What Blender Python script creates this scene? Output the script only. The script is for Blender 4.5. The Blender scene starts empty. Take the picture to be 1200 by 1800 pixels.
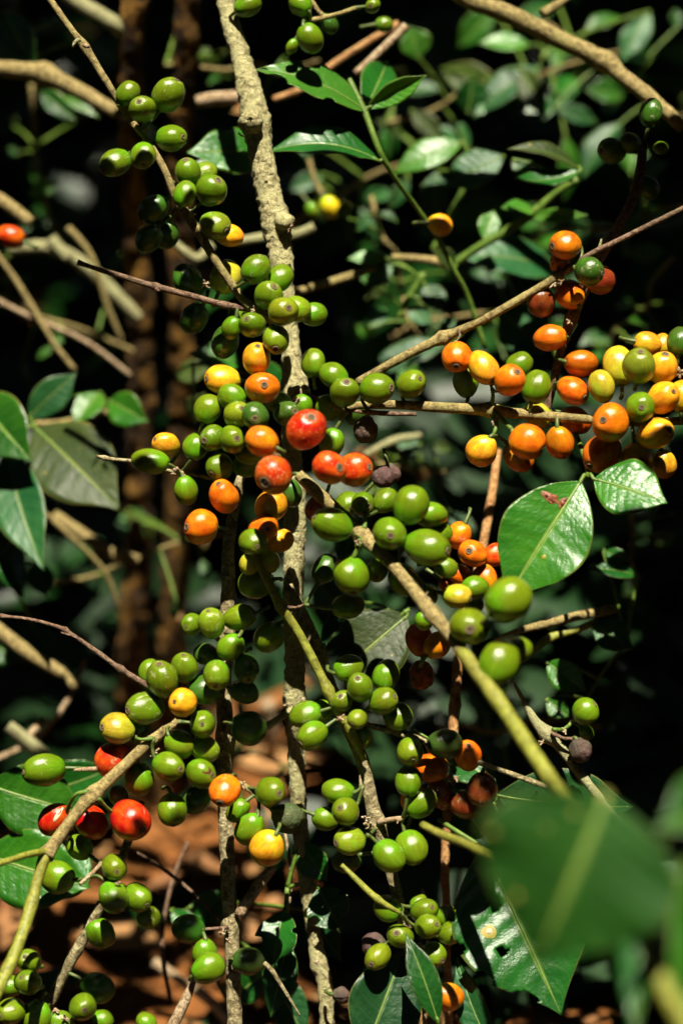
import bpy, bmesh, math, random
import numpy as np
from mathutils import Vector, Matrix, noise

# ------------------------------------------------------------------ camera, sky, sun, exposure
S = bpy.context.scene
FOCAL, SENSOR, FOCUS, PITCH, CAM_H = 70.0, 36.0, 0.90, math.radians(20), 0.67
SUN_STRENGTH, SKY_STRENGTH, EXPOSURE, FSTOP = 5.0, 0.05, 1.3, 3.8
SUN_ABOVE_AXIS, SUN_SIDE = math.radians(55), math.radians(7)

CAM = Vector((0, 0, CAM_H))
FWD = Vector((0, math.cos(PITCH), -math.sin(PITCH)))
UPV = Vector((0, math.sin(PITCH), math.cos(PITCH)))
RGT = Vector((1, 0, 0))

cd = bpy.data.cameras.new('camera')
cam = bpy.data.objects.new('camera', cd)
S.collection.objects.link(cam)
cam.location = CAM
cam.rotation_euler = (math.pi / 2 - PITCH, 0, 0)
cd.sensor_fit = 'VERTICAL'
cd.sensor_height = SENSOR
cd.lens = FOCAL
cd.clip_start, cd.clip_end = 0.02, 200
cd.dof.use_dof = True
cd.dof.focus_distance = FOCUS
cd.dof.aperture_fstop = FSTOP
S.camera = cam

SUN_EL = PITCH + SUN_ABOVE_AXIS                      # above the horizon, behind the camera
SUN_DIR = Vector((math.sin(SUN_SIDE) * math.cos(SUN_EL), -math.cos(SUN_SIDE) * math.cos(SUN_EL), math.sin(SUN_EL)))
w = bpy.data.worlds.new('World')
S.world = w
w.use_nodes = True
nt = w.node_tree
sky = nt.nodes.new('ShaderNodeTexSky')
sky.sky_type = 'NISHITA'
sky.sun_disc = False
sky.sun_elevation = SUN_EL
sky.sun_rotation = math.pi - SUN_SIDE
nt.links.new(sky.outputs[0], nt.nodes['Background'].inputs[0])
nt.nodes['Background'].inputs[1].default_value = SKY_STRENGTH
sl = bpy.data.lights.new('sun', 'SUN')
sl.energy = SUN_STRENGTH
sl.angle = math.radians(0.5)
sl.color = (1.0, 0.92, 0.76)
so = bpy.data.objects.new('sun', sl)
S.collection.objects.link(so)
so.rotation_euler = (-SUN_DIR).to_track_quat('-Z', 'Y').to_euler()
so.location = SUN_DIR * 5
S.view_settings.view_transform = 'Standard'
S.view_settings.look = 'None'
S.view_settings.gamma = 1.0
S.view_settings.exposure = EXPOSURE
S.view_settings.use_curve_mapping = False
S.render.engine = 'CYCLES'
S.cycles.use_denoising = True
S.cycles.denoiser = 'OPENIMAGEDENOISE'
S.cycles.use_adaptive_sampling = True
S.cycles.adaptive_threshold = 0.03
S.cycles.max_bounces = 4
S.cycles.diffuse_bounces = 1
S.cycles.glossy_bounces = 2
S.cycles.transmission_bounces = 4
S.cycles.transparent_max_bounces = 4
S.cycles.caustics_reflective = False
S.cycles.caustics_refractive = False

# ------------------------------------------------------------------ helpers
RNG = random.Random(11)
MMPX = SENSOR / FOCAL / 1800.0                       # metres per photo pixel per metre of depth

def deep(dz):
    """things well behind the fruit stand a good deal further back"""
    return dz if dz > -60 else -60 + (dz + 60) * 1.7

def pxm(dz=0.0):
    return (FOCUS - deep(dz) / 1000.0) * MMPX

def at(x, y, dz=0.0):
    """a place in the bush: sideways / down in photo units, dz = millimetres nearer than the focus plane"""
    D = FOCUS - deep(dz) / 1000.0
    return CAM + FWD * D + RGT * ((x - 600) * MMPX * D) - UPV * ((y - 900) * MMPX * D)

def to_px(p):
    v = p - CAM
    D = v.dot(FWD)
    return (600 + v.dot(RGT) / (MMPX * D), 900 - v.dot(UPV) / (MMPX * D), D)

COL = S.collection

def link(name, me, mat=None, parent=None, loc=None):
    o = bpy.data.objects.new(name, me)
    COL.objects.link(o)
    if parent is not None:
        o.parent = parent
    if loc is not None:
        o.location = loc
    if mat is not None and me is not None:
        if not me.materials:
            me.materials.append(mat)
    return o

def tag(o, label=None, cat=None, group=None, kind=None):
    if label: o['label'] = label
    if cat: o['category'] = cat
    if group: o['group'] = group
    if kind: o['kind'] = kind
    return o

def mesh(name, V, F, uv=None, smooth=True):
    me = bpy.data.meshes.new(name)
    me.from_pydata([tuple(v) for v in V], [], F)
    if smooth:
        me.polygons.foreach_set('use_smooth', [True] * len(me.polygons))
    if uv is not None:
        l = me.uv_layers.new(name='uv')
        idx = np.empty(len(me.loops), dtype=np.int32)
        me.loops.foreach_get('vertex_index', idx)
        l.data.foreach_set('uv', np.asarray(uv, dtype=np.float32)[idx].ravel())
    me.update()
    return me

def catmull(P, step):
    """P: list of (Vector, radius) -> resampled list"""
    n = len(P)
    out = []
    for i in range(n - 1):
        p0 = P[max(i - 1, 0)]; p1 = P[i]; p2 = P[i + 1]; p3 = P[min(i + 2, n - 1)]
        L = (p2[0] - p1[0]).length
        k = max(2, int(L / step))
        for j in range(k):
            t = j / k
            t2, t3 = t * t, t * t * t
            c = [-.5 * t + t2 - .5 * t3, 1 - 2.5 * t2 + 1.5 * t3, .5 * t + 2 * t2 - 1.5 * t3, -.5 * t2 + .5 * t3]
            out.append((p0[0] * c[0] + p1[0] * c[1] + p2[0] * c[2] + p3[0] * c[3], p1[1] + (p2[1] - p1[1]) * (t2 * (3 - 2 * t))))
    out.append((P[-1][0].copy(), P[-1][1]))
    return out

def tube(P, sides=12, step=0.0025, rough=0.08, scale=220.0, knots=(), kn=0.35, seed=0.0, taper=False, origin=None, wob=0.0):
    """P [(Vector, radius)]; knots = list of Vector places where the stem swells. Returns V, F"""
    R = catmull(P, step)
    V, F = [], []
    org = origin or Vector((0, 0, 0))
    up = None
    n = len(R)
    off = Vector((seed * 3.1, seed * 1.7, seed * 2.3))
    for i, (p, r) in enumerate(R):
        a = R[min(i + 1, n - 1)][0] - R[max(i - 1, 0)][0]
        a.normalize()
        if up is None:
            up = a.orthogonal().normalized()
        up = (up - a * up.dot(a)).normalized()
        sd = a.cross(up)
        for k in knots:
            d = (p - k).length
            r = r * (1 + kn * math.exp(-(d / (r * 1.1)) ** 2))
        if wob:
            q = p * (scale * .08) + off
            p = p + (up * noise.noise(q) + sd * noise.noise(q + Vector((9, 4, 2)))) * wob
        for s in range(sides):
            t = 2 * math.pi * s / sides
            d = up * math.cos(t) + sd * math.sin(t)
            q = p + d * r
            nz = noise.noise(q * scale + off) * .65 + noise.noise(q * scale * 2.3 + off) * .35
            V.append(q + d * (r * rough * nz * 2) - org)
    for i in range(n - 1):
        for s in range(sides):
            b = i * sides
            s2 = (s + 1) % sides
            F.append((b + s, b + s2, b + sides + s2, b + sides + s))
    c0 = len(V); V.append(R[0][0] - org)
    c1 = len(V); V.append(R[-1][0] - org)
    for s in range(sides):
        s2 = (s + 1) % sides
        F.append((c0, s2, s))
        F.append((c1, (n - 1) * sides + s, (n - 1) * sides + s2))
    return V, F

def pix_path(pts):
    """(x, y, dz, width_px) -> [(Vector, radius)]"""
    return [(at(x, y, dz), .5 * wd * pxm(dz)) for x, y, dz, wd in pts]

def leaf_mesh(base, tip, width, normal, nu=22, nv=9, bend=0.12, fold=0.25, wave=0.05, seed=0, hole=None, twist=0.0, round_=0.0, curl=0.0, skew=.92):
    """coffee leaf: pointed ellipse, folded on the midrib, rippled margin. Returns V, F, UV, midrib points"""
    rg = random.Random(seed)
    ax = tip - base
    L = ax.length
    ax = ax / L
    nrm = (normal - ax * normal.dot(ax)).normalized()
    sd = ax.cross(nrm)
    ph = rg.uniform(0, 6); ph2 = rg.uniform(0, 6)
    V, UV, F, mid = [], [], [], []
    for i in range(nu + 1):
        t = i / nu
        prof = (math.sin(math.pi * min(1, t ** skew)) ** .92) if t < 1 else 0
        prof *= (1 - .45 * max(0, (t - .72) / .28) ** 1.0) if not round_ else 1
        prof = max(prof, .012)
        c = base + ax * (L * t) + nrm * (L * bend * (4 * t * (1 - t)) - L * curl * t ** 3)
        tw = twist * t
        n2 = nrm * math.cos(tw) + sd * math.sin(tw)
        s2 = sd * math.cos(tw) - nrm * math.sin(tw)
        mid.append(c.copy())
        for j in range(nv):
            v = -1 + 2 * j / (nv - 1)
            hw = .5 * width * prof
            z = abs(v) * hw * fold + wave * width * (abs(v) ** 2) * math.sin(t * 17 + ph + (2.1 if v > 0 else 0)) * prof
            z += .004 * width * math.sin((t * 9 - abs(v) * .9) * 2 * math.pi + ph2) * (1 - abs(v) * .4) * prof * (abs(v) > .05)
            V.append(c + s2 * (v * hw * (1 + .012 * math.sin(t * 13 + ph2))) + n2 * z - base)
            UV.append((t, .5 + .5 * v))
    for i in range(nu):
        for j in range(nv - 1):
            t = (i + .5) / nu
            v = -1 + 2 * (j + .5) / (nv - 1)
            if hole and hole(t, v):
                continue
            a = i * nv + j
            F.append((a, a + 1, a + nv + 1, a + nv))
    return V, F, UV, mid

# ------------------------------------------------------------------ materials
def new_mat(name):
    m = bpy.data.materials.new(name)
    m.use_nodes = True
    t = m.node_tree
    return m, t, t.nodes['Principled BSDF'], t.nodes['Material Output']

def N(t, kind, **kw):
    n = t.nodes.new('ShaderNode' + kind)
    for k, v in kw.items():
        if hasattr(n, k) and k not in n.inputs:
            setattr(n, k, v)
        else:
            n.inputs[k].default_value = v
    return n

def L(t, a, b):
    t.links.new(a, b)

def ramp(t, fac, stops, interp='LINEAR'):
    r = t.nodes.new('ShaderNodeValToRGB')
    r.color_ramp.interpolation = interp
    e = r.color_ramp.elements
    while len(e) < len(stops):
        e.new(.5)
    for el, (p, c) in zip(e, stops):
        el.position = p
        el.color = (*c, 1) if len(c) == 3 else c
    L(t, fac, r.inputs[0])
    return r.outputs[0]

def mix(t, fac, a, b, mode='MIX'):
    n = t.nodes.new('ShaderNodeMix')
    n.data_type = 'RGBA'
    n.blend_type = mode
    for sock, val in ((n.inputs[0], fac), (n.inputs[6], a), (n.inputs[7], b)):
        if hasattr(val, 'links'):
            L(t, val, sock)
        elif isinstance(val, (int, float)):
            sock.default_value = val
        else:
            sock.default_value = (*val, 1) if len(val) == 3 else val
    return n.outputs[2]

def math_(t, op, a, b=None, c=None, clamp=False):
    n = t.nodes.new('ShaderNodeMath')
    n.operation = op
    n.use_clamp = clamp
    for s, v in zip(n.inputs, (a, b, c)):
        if v is None: continue
        if hasattr(v, 'links'): L(t, v, s)
        else: s.default_value = v
    return n.outputs[0]

def noise_tex(t, vec, scale, detail=4, rough=.6, dist=0.0):
    n = N(t, 'TexNoise', Scale=scale, Detail=detail, Roughness=rough, Distortion=dist)
    if vec is not None: L(t, vec, n.inputs['Vector'])
    return n.outputs['Fac']

def bump(t, bs, height, strength, dist):
    b = N(t, 'Bump', Strength=strength, Distance=dist)
    L(t, height, b.inputs['Height'])
    L(t, b.outputs[0], bs.inputs['Normal'])

def bark_material(name, dark, mid, pale, moss, scale=300., moss_amt=.45, strength=.8, rough=.85):
    m, t, bs, _ = new_mat(name)
    co = N(t, 'TexCoord')
    vec = co.outputs['Object']
    n1 = noise_tex(t, vec, scale, 6, .65, .6)
    n2 = noise_tex(t, vec, scale * .22, 4, .6)
    n3 = noise_tex(t, vec, scale * 3.1, 3, .6)
    c = ramp(t, n1, [(.3, dark), (.46, mid), (.62, pale), (.8, mid)])
    mk = ramp(t, n2, [(1 - moss_amt - .06, (0, 0, 0)), (1 - moss_amt + .1, (1, 1, 1))])
    c = mix(t, mk, c, mix(t, n3, moss, pale))
    n4 = noise_tex(t, vec, scale * .09, 3, .6)
    c = mix(t, math_(t, 'MULTIPLY', ramp(t, n4, [(.48, (0, 0, 0)), (.72, (1, 1, 1))]), .45), c, mix(t, n1, dark, moss))
    c = mix(t, math_(t, 'MULTIPLY', ramp(t, n3, [(.34, (1, 1, 1)), (.50, (0, 0, 0))]), .6), c, dark)
    L(t, c, bs.inputs['Base Color'])
    bs.inputs['Roughness'].default_value = rough
    bs.inputs['Specular IOR Level'].default_value = .3
    h = math_(t, 'ADD', n1, math_(t, 'MULTIPLY', n3, .5))
    bump(t, bs, h, strength, .0018)
    return m

MAT = {}
MAT['bark'] = bark_material('lichen_bark', (.045, .038, .018), (.27, .235, .10), (.60, .55, .30), (.34, .33, .12), 480, .5, 1.0)
MAT['bark2'] = bark_material('grey_bark', (.045, .032, .016), (.20, .16, .075), (.46, .40, .22), (.17, .15, .06), 300, .35, .9)
MAT['twig'] = bark_material('brown_twig', (.035, .018, .012), (.12, .066, .04), (.26, .17, .11), (.16, .14, .06), 520, .25, .6)
MAT['branch'] = bark_material('tan_branch', (.055, .038, .014), (.20, .15, .055), (.36, .285, .11), (.20, .20, .05), 420, .4, .6)
MAT['green_stem'] = bark_material('green_stem', (.08, .075, .016), (.17, .185, .02), (.27, .28, .04), (.2, .12, .05), 260, .3, .25, .5)
MAT['pale_stem'] = bark_material('pale_mossy_branch', (.09, .085, .035), (.28, .27, .12), (.46, .43, .25), (.27, .29, .1), 600, .5, .9)
MAT['shoot'] = bark_material('green_shoot', (.035, .07, .008), (.07, .13, .014), (.12, .19, .03), (.2, .24, .04), 160, .3, .15, .45)
MAT['trunk'] = bark_material('mossy_trunk', (.008, .005, .002), (.035, .016, .004), (.26, .13, .02), (.12, .07, .012), 90, .3, 1.0, .95)
MAT['dead'] = bark_material('dead_wood', (.1, .06, .03), (.28, .19, .1), (.5, .4, .26), (.3, .16, .08), 380, .35, .7)
MAT['rust'] = bark_material('rusty_stem', (.05, .022, .01), (.32, .15, .05), (.5, .3, .12), (.3, .17, .07), 260, .4, .7)

def cherry_material():
    m, t, bs, _ = new_mat('cherry_skin')
    co = N(t, 'TexCoord'); oi = N(t, 'ObjectInfo')
    off = N(t, 'CombineXYZ')
    rnd = math_(t, 'MULTIPLY', oi.outputs['Random'], 50)
    for i in range(3): L(t, rnd, off.inputs[i])
    va = N(t, 'VectorMath', operation='ADD')
    L(t, co.outputs['Object'], va.inputs[0]); L(t, off.outputs[0], va.inputs[1])
    vec = va.outputs[0]
    base = oi.outputs['Color']
    n1 = noise_tex(t, vec, 1.5, 4, .55)
    n2 = noise_tex(t, vec, 9, 5, .7)
    sep = N(t, 'SeparateXYZ'); L(t, co.outputs['Object'], sep.inputs[0])
    z = sep.outputs[2]
    hs = N(t, 'HueSaturation')
    L(t, base, hs.inputs['Color'])
    L(t, math_(t, 'ADD', math_(t, 'MULTIPLY', n1, .06), .470), hs.inputs['Hue'])
    L(t, math_(t, 'ADD', math_(t, 'MULTIPLY', n1, 1.0), .50), hs.inputs['Value'])
    c = hs.outputs[0]
    # meridian streaks, running from stalk to blossom end
    ang = math_(t, 'ARCTAN2', sep.outputs[1], sep.outputs[0])
    cx = N(t, 'CombineXYZ')
    L(t, math_(t, 'MULTIPLY', math_(t, 'SINE', ang), 3.5), cx.inputs[0])
    L(t, math_(t, 'MULTIPLY', math_(t, 'COSINE', ang), 3.5), cx.inputs[1])
    L(t, math_(t, 'ADD', math_(t, 'MULTIPLY', z, .5), rnd), cx.inputs[2])
    st = noise_tex(t, cx.outputs[0], 1.6, 4, .6)
    stm = ramp(t, st, [(.5, (0, 0, 0)), (.72, (1, 1, 1))])
    c = mix(t, math_(t, 'MULTIPLY', stm, .5), c, mix(t, 1.0, c, (1.7, 1.5, 1.6), 'MULTIPLY'))
    # uneven ripening: greener and paler towards the stalk on one side
    rp = math_(t, 'ADD', math_(t, 'MULTIPLY', z, -.35), math_(t, 'MULTIPLY', noise_tex(t, vec, .9, 3, .5), 1.3))
    rpm = ramp(t, rp, [(.62, (0, 0, 0)), (1.0, (1, 1, 1))])
    c = mix(t, math_(t, 'MULTIPLY', rpm, .75), c, mix(t, 1.0, c, (.78, 1.5, .9), 'MULTIPLY'))
    # fine mottling
    c = mix(t, math_(t, 'MULTIPLY', ramp(t, n2, [(.5, (0, 0, 0)), (.72, (1, 1, 1))]), .3), c, mix(t, .55, c, (.02, .02, .004)))
    # pale corky specks and dark pits
    av = N(t, 'Attribute', attribute_type='OBJECT', attribute_name='specks')
    vo = N(t, 'TexVoronoi', Scale=7.0, Randomness=1.0); L(t, vec, vo.inputs['Vector'])
    big = noise_tex(t, vec, 2.2, 3)
    sz = math_(t, 'MULTIPLY', math_(t, 'MULTIPLY', big, av.outputs['Fac']), .36)
    spk = math_(t, 'LESS_THAN', vo.outputs['Distance'], sz)
    c = mix(t, math_(t, 'MULTIPLY', spk, .75), c, (.62, .46, .2))
    vo2 = N(t, 'TexVoronoi', Scale=5.0, Randomness=1.0); L(t, vec, vo2.inputs['Vector'])
    pit = math_(t, 'LESS_THAN', vo2.outputs['Distance'], math_(t, 'MULTIPLY', av.outputs['Fac'], .075))
    c = mix(t, math_(t, 'MULTIPLY', pit, .8), c, (.06, .03, .012))
    # small brown scuffs
    scu = ramp(t, noise_tex(t, vec, 3.4, 6, .72, .8), [(.66, (0, 0, 0)), (.72, (1, 1, 1))])
    c = mix(t, math_(t, 'MULTIPLY', scu, .75), c, (.16, .085, .03))
    # corky brown ring round the blossom end
    ring = ramp(t, math_(t, 'ADD', z, math_(t, 'MULTIPLY', math_(t, 'SUBTRACT', n2, .5), .06)), [(.90, (0, 0, 0)), (.975, (1, 1, 1))])
    c = mix(t, math_(t, 'MULTIPLY', ring, .42), c, (.2, .14, .05))
    # dusty pale crust, heavy on some fruit and absent on others
    cr = math_(t, 'ADD', noise_tex(t, vec, 2.3, 7, .75, .4), math_(t, 'MULTIPLY', math_(t, 'SUBTRACT', oi.outputs['Random'], 1.0), .16))
    crm = ramp(t, cr, [(.56, (0, 0, 0)), (.64, (1, 1, 1))])
    c = mix(t, math_(t, 'MULTIPLY', crm, .6), c, (.40, .36, .2))
    # scars
    asc = N(t, 'Attribute', attribute_type='OBJECT', attribute_name='scar')
    sn = noise_tex(t, vec, 1.7, 5, .6)
    sm = math_(t, 'MULTIPLY', ramp(t, sn, [(.56, (0, 0, 0)), (.6, (1, 1, 1))]), asc.outputs['Fac'])
    c = mix(t, sm, c, (.05, .02, .012))
    L(t, c, bs.inputs['Base Color'])
    ro = math_(t, 'ADD', math_(t, 'ADD', math_(t, 'MULTIPLY', n2, .2), .11), math_(t, 'MULTIPLY', crm, .3))
    ar = N(t, 'Attribute', attribute_type='OBJECT', attribute_name='dry')
    ro = math_(t, 'ADD', ro, math_(t, 'MULTIPLY', ar.outputs['Fac'], .4))
    L(t, ro, bs.inputs['Roughness'])
    bs.inputs['Specular IOR Level'].default_value = .5
    bs.inputs['Subsurface Weight'].default_value = .0
    bs.inputs['Subsurface Radius'].default_value = (1.0, .55, .15)
    bs.inputs['Subsurface Scale'].default_value = .0016
    h = math_(t, 'ADD', math_(t, 'MULTIPLY', n2, .5), math_(t, 'ADD', math_(t, 'MULTIPLY', st, .25), math_(t, 'MULTIPLY', spk, .15)))
    h = math_(t, 'ADD', h, math_(t, 'MULTIPLY', math_(t, 'MULTIPLY', noise_tex(t, vec, 5, 4, .6, 1.0), ar.outputs['Fac']), 4))
    bump(t, bs, h, .5, .0007)
    return m
MAT['cherry'] = cherry_material()

m, t, bs, _ = new_mat('blossom_scar')
co = N(t, 'TexCoord')
sn = noise_tex(t, co.outputs['Object'], 14, 4)
sx = N(t, 'SeparateXYZ'); L(t, co.outputs['Object'], sx.inputs[0])
rr_ = math_(t, 'SQRT', math_(t, 'ADD', math_(t, 'MULTIPLY', sx.outputs[0], sx.outputs[0]), math_(t, 'MULTIPLY', sx.outputs[1], sx.outputs[1])))
rr_ = math_(t, 'ADD', rr_, math_(t, 'MULTIPLY', math_(t, 'SUBTRACT', sn, .5), .05))
c = ramp(t, rr_, [(.0, (.16, .1, .05)), (.05, (.12, .07, .03)), (.075, (.02, .012, .006)), (.115, (.03, .016, .008)), (.15, (.2, .14, .06)), (.19, (.24, .18, .08)), (.225, (.07, .06, .02))])
c = mix(t, math_(t, 'MULTIPLY', sn, .5), c, (.05, .03, .015))
L(t, c, bs.inputs['Base Color'])
bs.inputs['Roughness'].default_value = .75
bump(t, bs, sn, .8, .0006)
MAT['scar'] = m
m, t, bs, _ = new_mat('cherry_stalk')
co = N(t, 'TexCoord')
sn = noise_tex(t, co.outputs['Object'], 3, 3)
L(t, ramp(t, sn, [(.35, (.035, .065, .01)), (.55, (.08, .115, .02)), (.75, (.15, .1, .045))]), bs.inputs['Base Color'])
bs.inputs['Roughness'].default_value = .5
MAT['stalk'] = m

def leaf_material(name, c1, c2, vein, rough=.36, trans=.22, spots=0.0, tcol=(.12, .3, .01), gloss=.5, lats=.16):
    m, t, bs, out = new_mat(name)
    uv = N(t, 'UVMap'); oi = N(t, 'ObjectInfo'); co = N(t, 'TexCoord')
    sp = N(t, 'SeparateXYZ'); L(t, uv.outputs[0], sp.inputs[0])
    u = sp.outputs[0]
    v = math_(t, 'MULTIPLY', math_(t, 'ABSOLUTE', math_(t, 'SUBTRACT', sp.outputs[1], .5)), 2)
    vec = co.outputs['Object']
    n1 = noise_tex(t, vec, 45, 4, .6)
    n2 = noise_tex(t, vec, 320, 4, .65)
    c = mix(t, ramp(t, n1, [(.35, (0, 0, 0)), (.68, (1, 1, 1))]), c1, c2)
    c = mix(t, math_(t, 'MULTIPLY', n2, .35), c, mix(t, .5, c, (.01, .03, .004)))
    hs = N(t, 'HueSaturation'); L(t, c, hs.inputs['Color'])
    L(t, math_(t, 'ADD', math_(t, 'MULTIPLY', oi.outputs['Random'], .7), .65), hs.inputs['Value'])
    c = hs.outputs[0]
    # lateral veins sweep forward from the midrib
    ph = math_(t, 'FRACT', math_(t, 'SUBTRACT', math_(t, 'MULTIPLY', u, 9.0), math_(t, 'MULTIPLY', math_(t, 'POWER', v, 1.3), 1.3)))
    dv = math_(t, 'ABSOLUTE', math_(t, 'SUBTRACT', ph, .5))
    lat = ramp(t, dv, [(.0, (1, 1, 1)), (.06, (0, 0, 0))])
    midm = ramp(t, v, [(.03, (1, 1, 1)), (.075, (0, 0, 0))])
    vm = math_(t, 'MAXIMUM', math_(t, 'MULTIPLY', lat, lats), math_(t, 'MULTIPLY', midm, .85))
    c = mix(t, vm, c, vein)
    if spots:
        vo = N(t, 'TexVoronoi', Scale=90.0); L(t, vec, vo.inputs['Vector'])
        s1 = math_(t, 'LESS_THAN', math_(t, 'ADD', vo.outputs['Distance'], math_(t, 'MULTIPLY', n2, .12)), spots)
        c = mix(t, math_(t, 'MULTIPLY', s1, .7), c, (.28, .24, .02))
    # browned, slightly torn rim
    rim = ramp(t, math_(t, 'ADD', v, math_(t, 'MULTIPLY', math_(t, 'SUBTRACT', n1, .5), .12)), [(.955, (0, 0, 0)), (1.0, (1, 1, 1))])
    c = mix(t, math_(t, 'MULTIPLY', rim, .6), c, (.2, .16, .04))
    L(t, c, bs.inputs['Base Color'])
    L(t, math_(t, 'ADD', math_(t, 'MULTIPLY', n2, .25), rough - .12), bs.inputs['Roughness'])
    bs.inputs['Specular IOR Level'].default_value = gloss
    q = math_(t, 'MULTIPLY', math_(t, 'SINE', math_(t, 'MULTIPLY', ph, math.pi)), .35)
    pk = noise_tex(t, vec, 620, 2, .5)
    h = math_(t, 'ADD', math_(t, 'MULTIPLY', q, .8), math_(t, 'ADD', math_(t, 'ADD', math_(t, 'MULTIPLY', n2, .9), math_(t, 'MULTIPLY', pk, .5)), math_(t, 'MULTIPLY', midm, -.5)))
    bump(t, bs, h, .5, .0008)
    tr = N(t, 'BsdfTranslucent')
    L(t, mix(t, .35, tcol, c), tr.inputs['Color'])
    ms = N(t, 'MixShader'); ms.inputs[0].default_value = trans
    L(t, bs.outputs[0], ms.inputs[1]); L(t, tr.outputs[0], ms.inputs[2])
    L(t, ms.outputs[0], out.inputs[0])
    return m
def mass_material(name, c1, c2, rough=.35, spec=.5):
    m, t, bs, _ = new_mat(name)
    g = N(t, 'NewGeometry')
    hs = N(t, 'HueSaturation')
    hs.inputs['Color'].default_value = (*c1, 1)
    L(t, mix(t, g.outputs['Random Per Island'], c1, c2), bs.inputs['Base Color'])
    bs.inputs['Roughness'].default_value = rough
    bs.inputs['Specular IOR Level'].default_value = spec
    return m
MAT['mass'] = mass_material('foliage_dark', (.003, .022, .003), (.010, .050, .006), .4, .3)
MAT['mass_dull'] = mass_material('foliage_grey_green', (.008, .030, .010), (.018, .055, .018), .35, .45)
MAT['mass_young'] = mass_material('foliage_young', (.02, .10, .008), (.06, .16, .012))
MAT['mass_shade'] = mass_material('weeds_shade_dark', (.004, .014, .004), (.010, .034, .008), .5, .3)  # near-black green, shade put into the weeds' colour
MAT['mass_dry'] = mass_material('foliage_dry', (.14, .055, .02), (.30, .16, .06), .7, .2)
MAT['leaf'] = leaf_material('coffee_leaf', (.004, .060, .006), (.012, .115, .008), (.12, .2, .035), spots=.07)
MAT['leaf_bright'] = leaf_material('coffee_leaf_bright', (.010, .085, .004), (.032, .145, .006), (.18, .3, .05), rough=.34, spots=.06)
MAT['leaf_dull'] = leaf_material('coffee_leaf_dull', (.006, .058, .014), (.018, .092, .020), (.1, .15, .06), rough=.44, trans=.15, gloss=.38)
MAT['leaf_olive'] = leaf_material('coffee_leaf_olive', (.028, .052, .012), (.05, .075, .014), (.13, .14, .03), rough=.45, spots=.14, gloss=.25)
MAT['leaf_fore'] = leaf_material('coffee_leaf_near', (.006, .052, .004), (.014, .082, .006), (.13, .21, .035), rough=.6, spots=.09, trans=.35, gloss=.15, tcol=(.05, .16, .006), lats=.6)
MAT['leaf_dry'] = leaf_material('dry_leaf', (.16, .07, .025), (.26, .13, .05), (.2, .12, .05), rough=.6, trans=.1, tcol=(.3, .12, .03), gloss=.3)
MAT['leaf_young'] = leaf_material('coffee_leaf_young', (.04, .17, .014), (.08, .24, .02), (.2, .34, .06), rough=.3, trans=.3, tcol=(.2, .4, .01))

m, t, bs, _ = new_mat('red_soil')
co = N(t, 'TexCoord')
n1 = noise_tex(t, co.outputs['Object'], 9, 6, .65)
n2 = noise_tex(t, co.outputs['Object'], 70, 6, .7)
c = ramp(t, n1, [(.32, (.12, .042, .011)), (.5, (.24, .088, .022)), (.68, (.32, .135, .040))])
c = mix(t, math_(t, 'MULTIPLY', ramp(t, n2, [(.3, (1, 1, 1)), (.55, (0, 0, 0))]), .5), c, (.09, .035, .012))
L(t, c, bs.inputs['Base Color'])
bs.inputs['Roughness'].default_value = .95
bs.inputs['Specular IOR Level'].default_value = .15
bump(t, bs, math_(t, 'ADD', n1, n2), 1.0, .012)
MAT['soil'] = m
# ------------------------------------------------------------------ the ground
def ground():
    V, F = [], []
    xs = sorted(set([-60, -20, -8, -4] + [round(-2.4 + .06 * i, 3) for i in range(81)] + [4, 8, 20, 60]))
    ys = sorted(set([-60, -20, -8, -3] + [round(-1.5 + .06 * i, 3) for i in range(90)] + [6, 10, 20, 60]))
    for y in ys:
        for x in xs:
            f = 1 if abs(x) < 3 and -2 < y < 5 else 0
            q = Vector((x, y, 0))
            z = (noise.noise(q * 1.3) * .03 + noise.noise(q * 6) * .014 + noise.noise(q * 19) * .006) * f
            V.append((x, y, z))
    nx = len(xs)
    for j in range(len(ys) - 1):
        for i in range(nx - 1):
            a = j * nx + i
            F.append((a, a + 1, a + nx + 1, a + nx))
    o = link('ground', mesh('ground', V, F), MAT['soil'])
    tag(o, 'bare reddish brown soil under the coffee bushes', 'ground', kind='structure')
ground()

# ------------------------------------------------------------------ stems and branches
# name, label, material, [(x, y, dz, width)], knots [(x, y, dz)], options
BR = []
def B(name, label, cat, mat, pts, knots=(), near=True, lit=True, rough=.08, sides=12, kn=.35, leaves=(), sub=(), stubs=(), group=None, step=.0025, scale=220., wob=0.0):
    BR.append(dict(name=name, label=label, cat=cat, mat=mat, pts=pts, knots=knots, near=near, lit=lit, rough=rough, sides=sides, kn=kn,
                   leaves=leaves, sub=sub, stubs=stubs, group=group, step=step, scale=scale, wob=wob))

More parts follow.
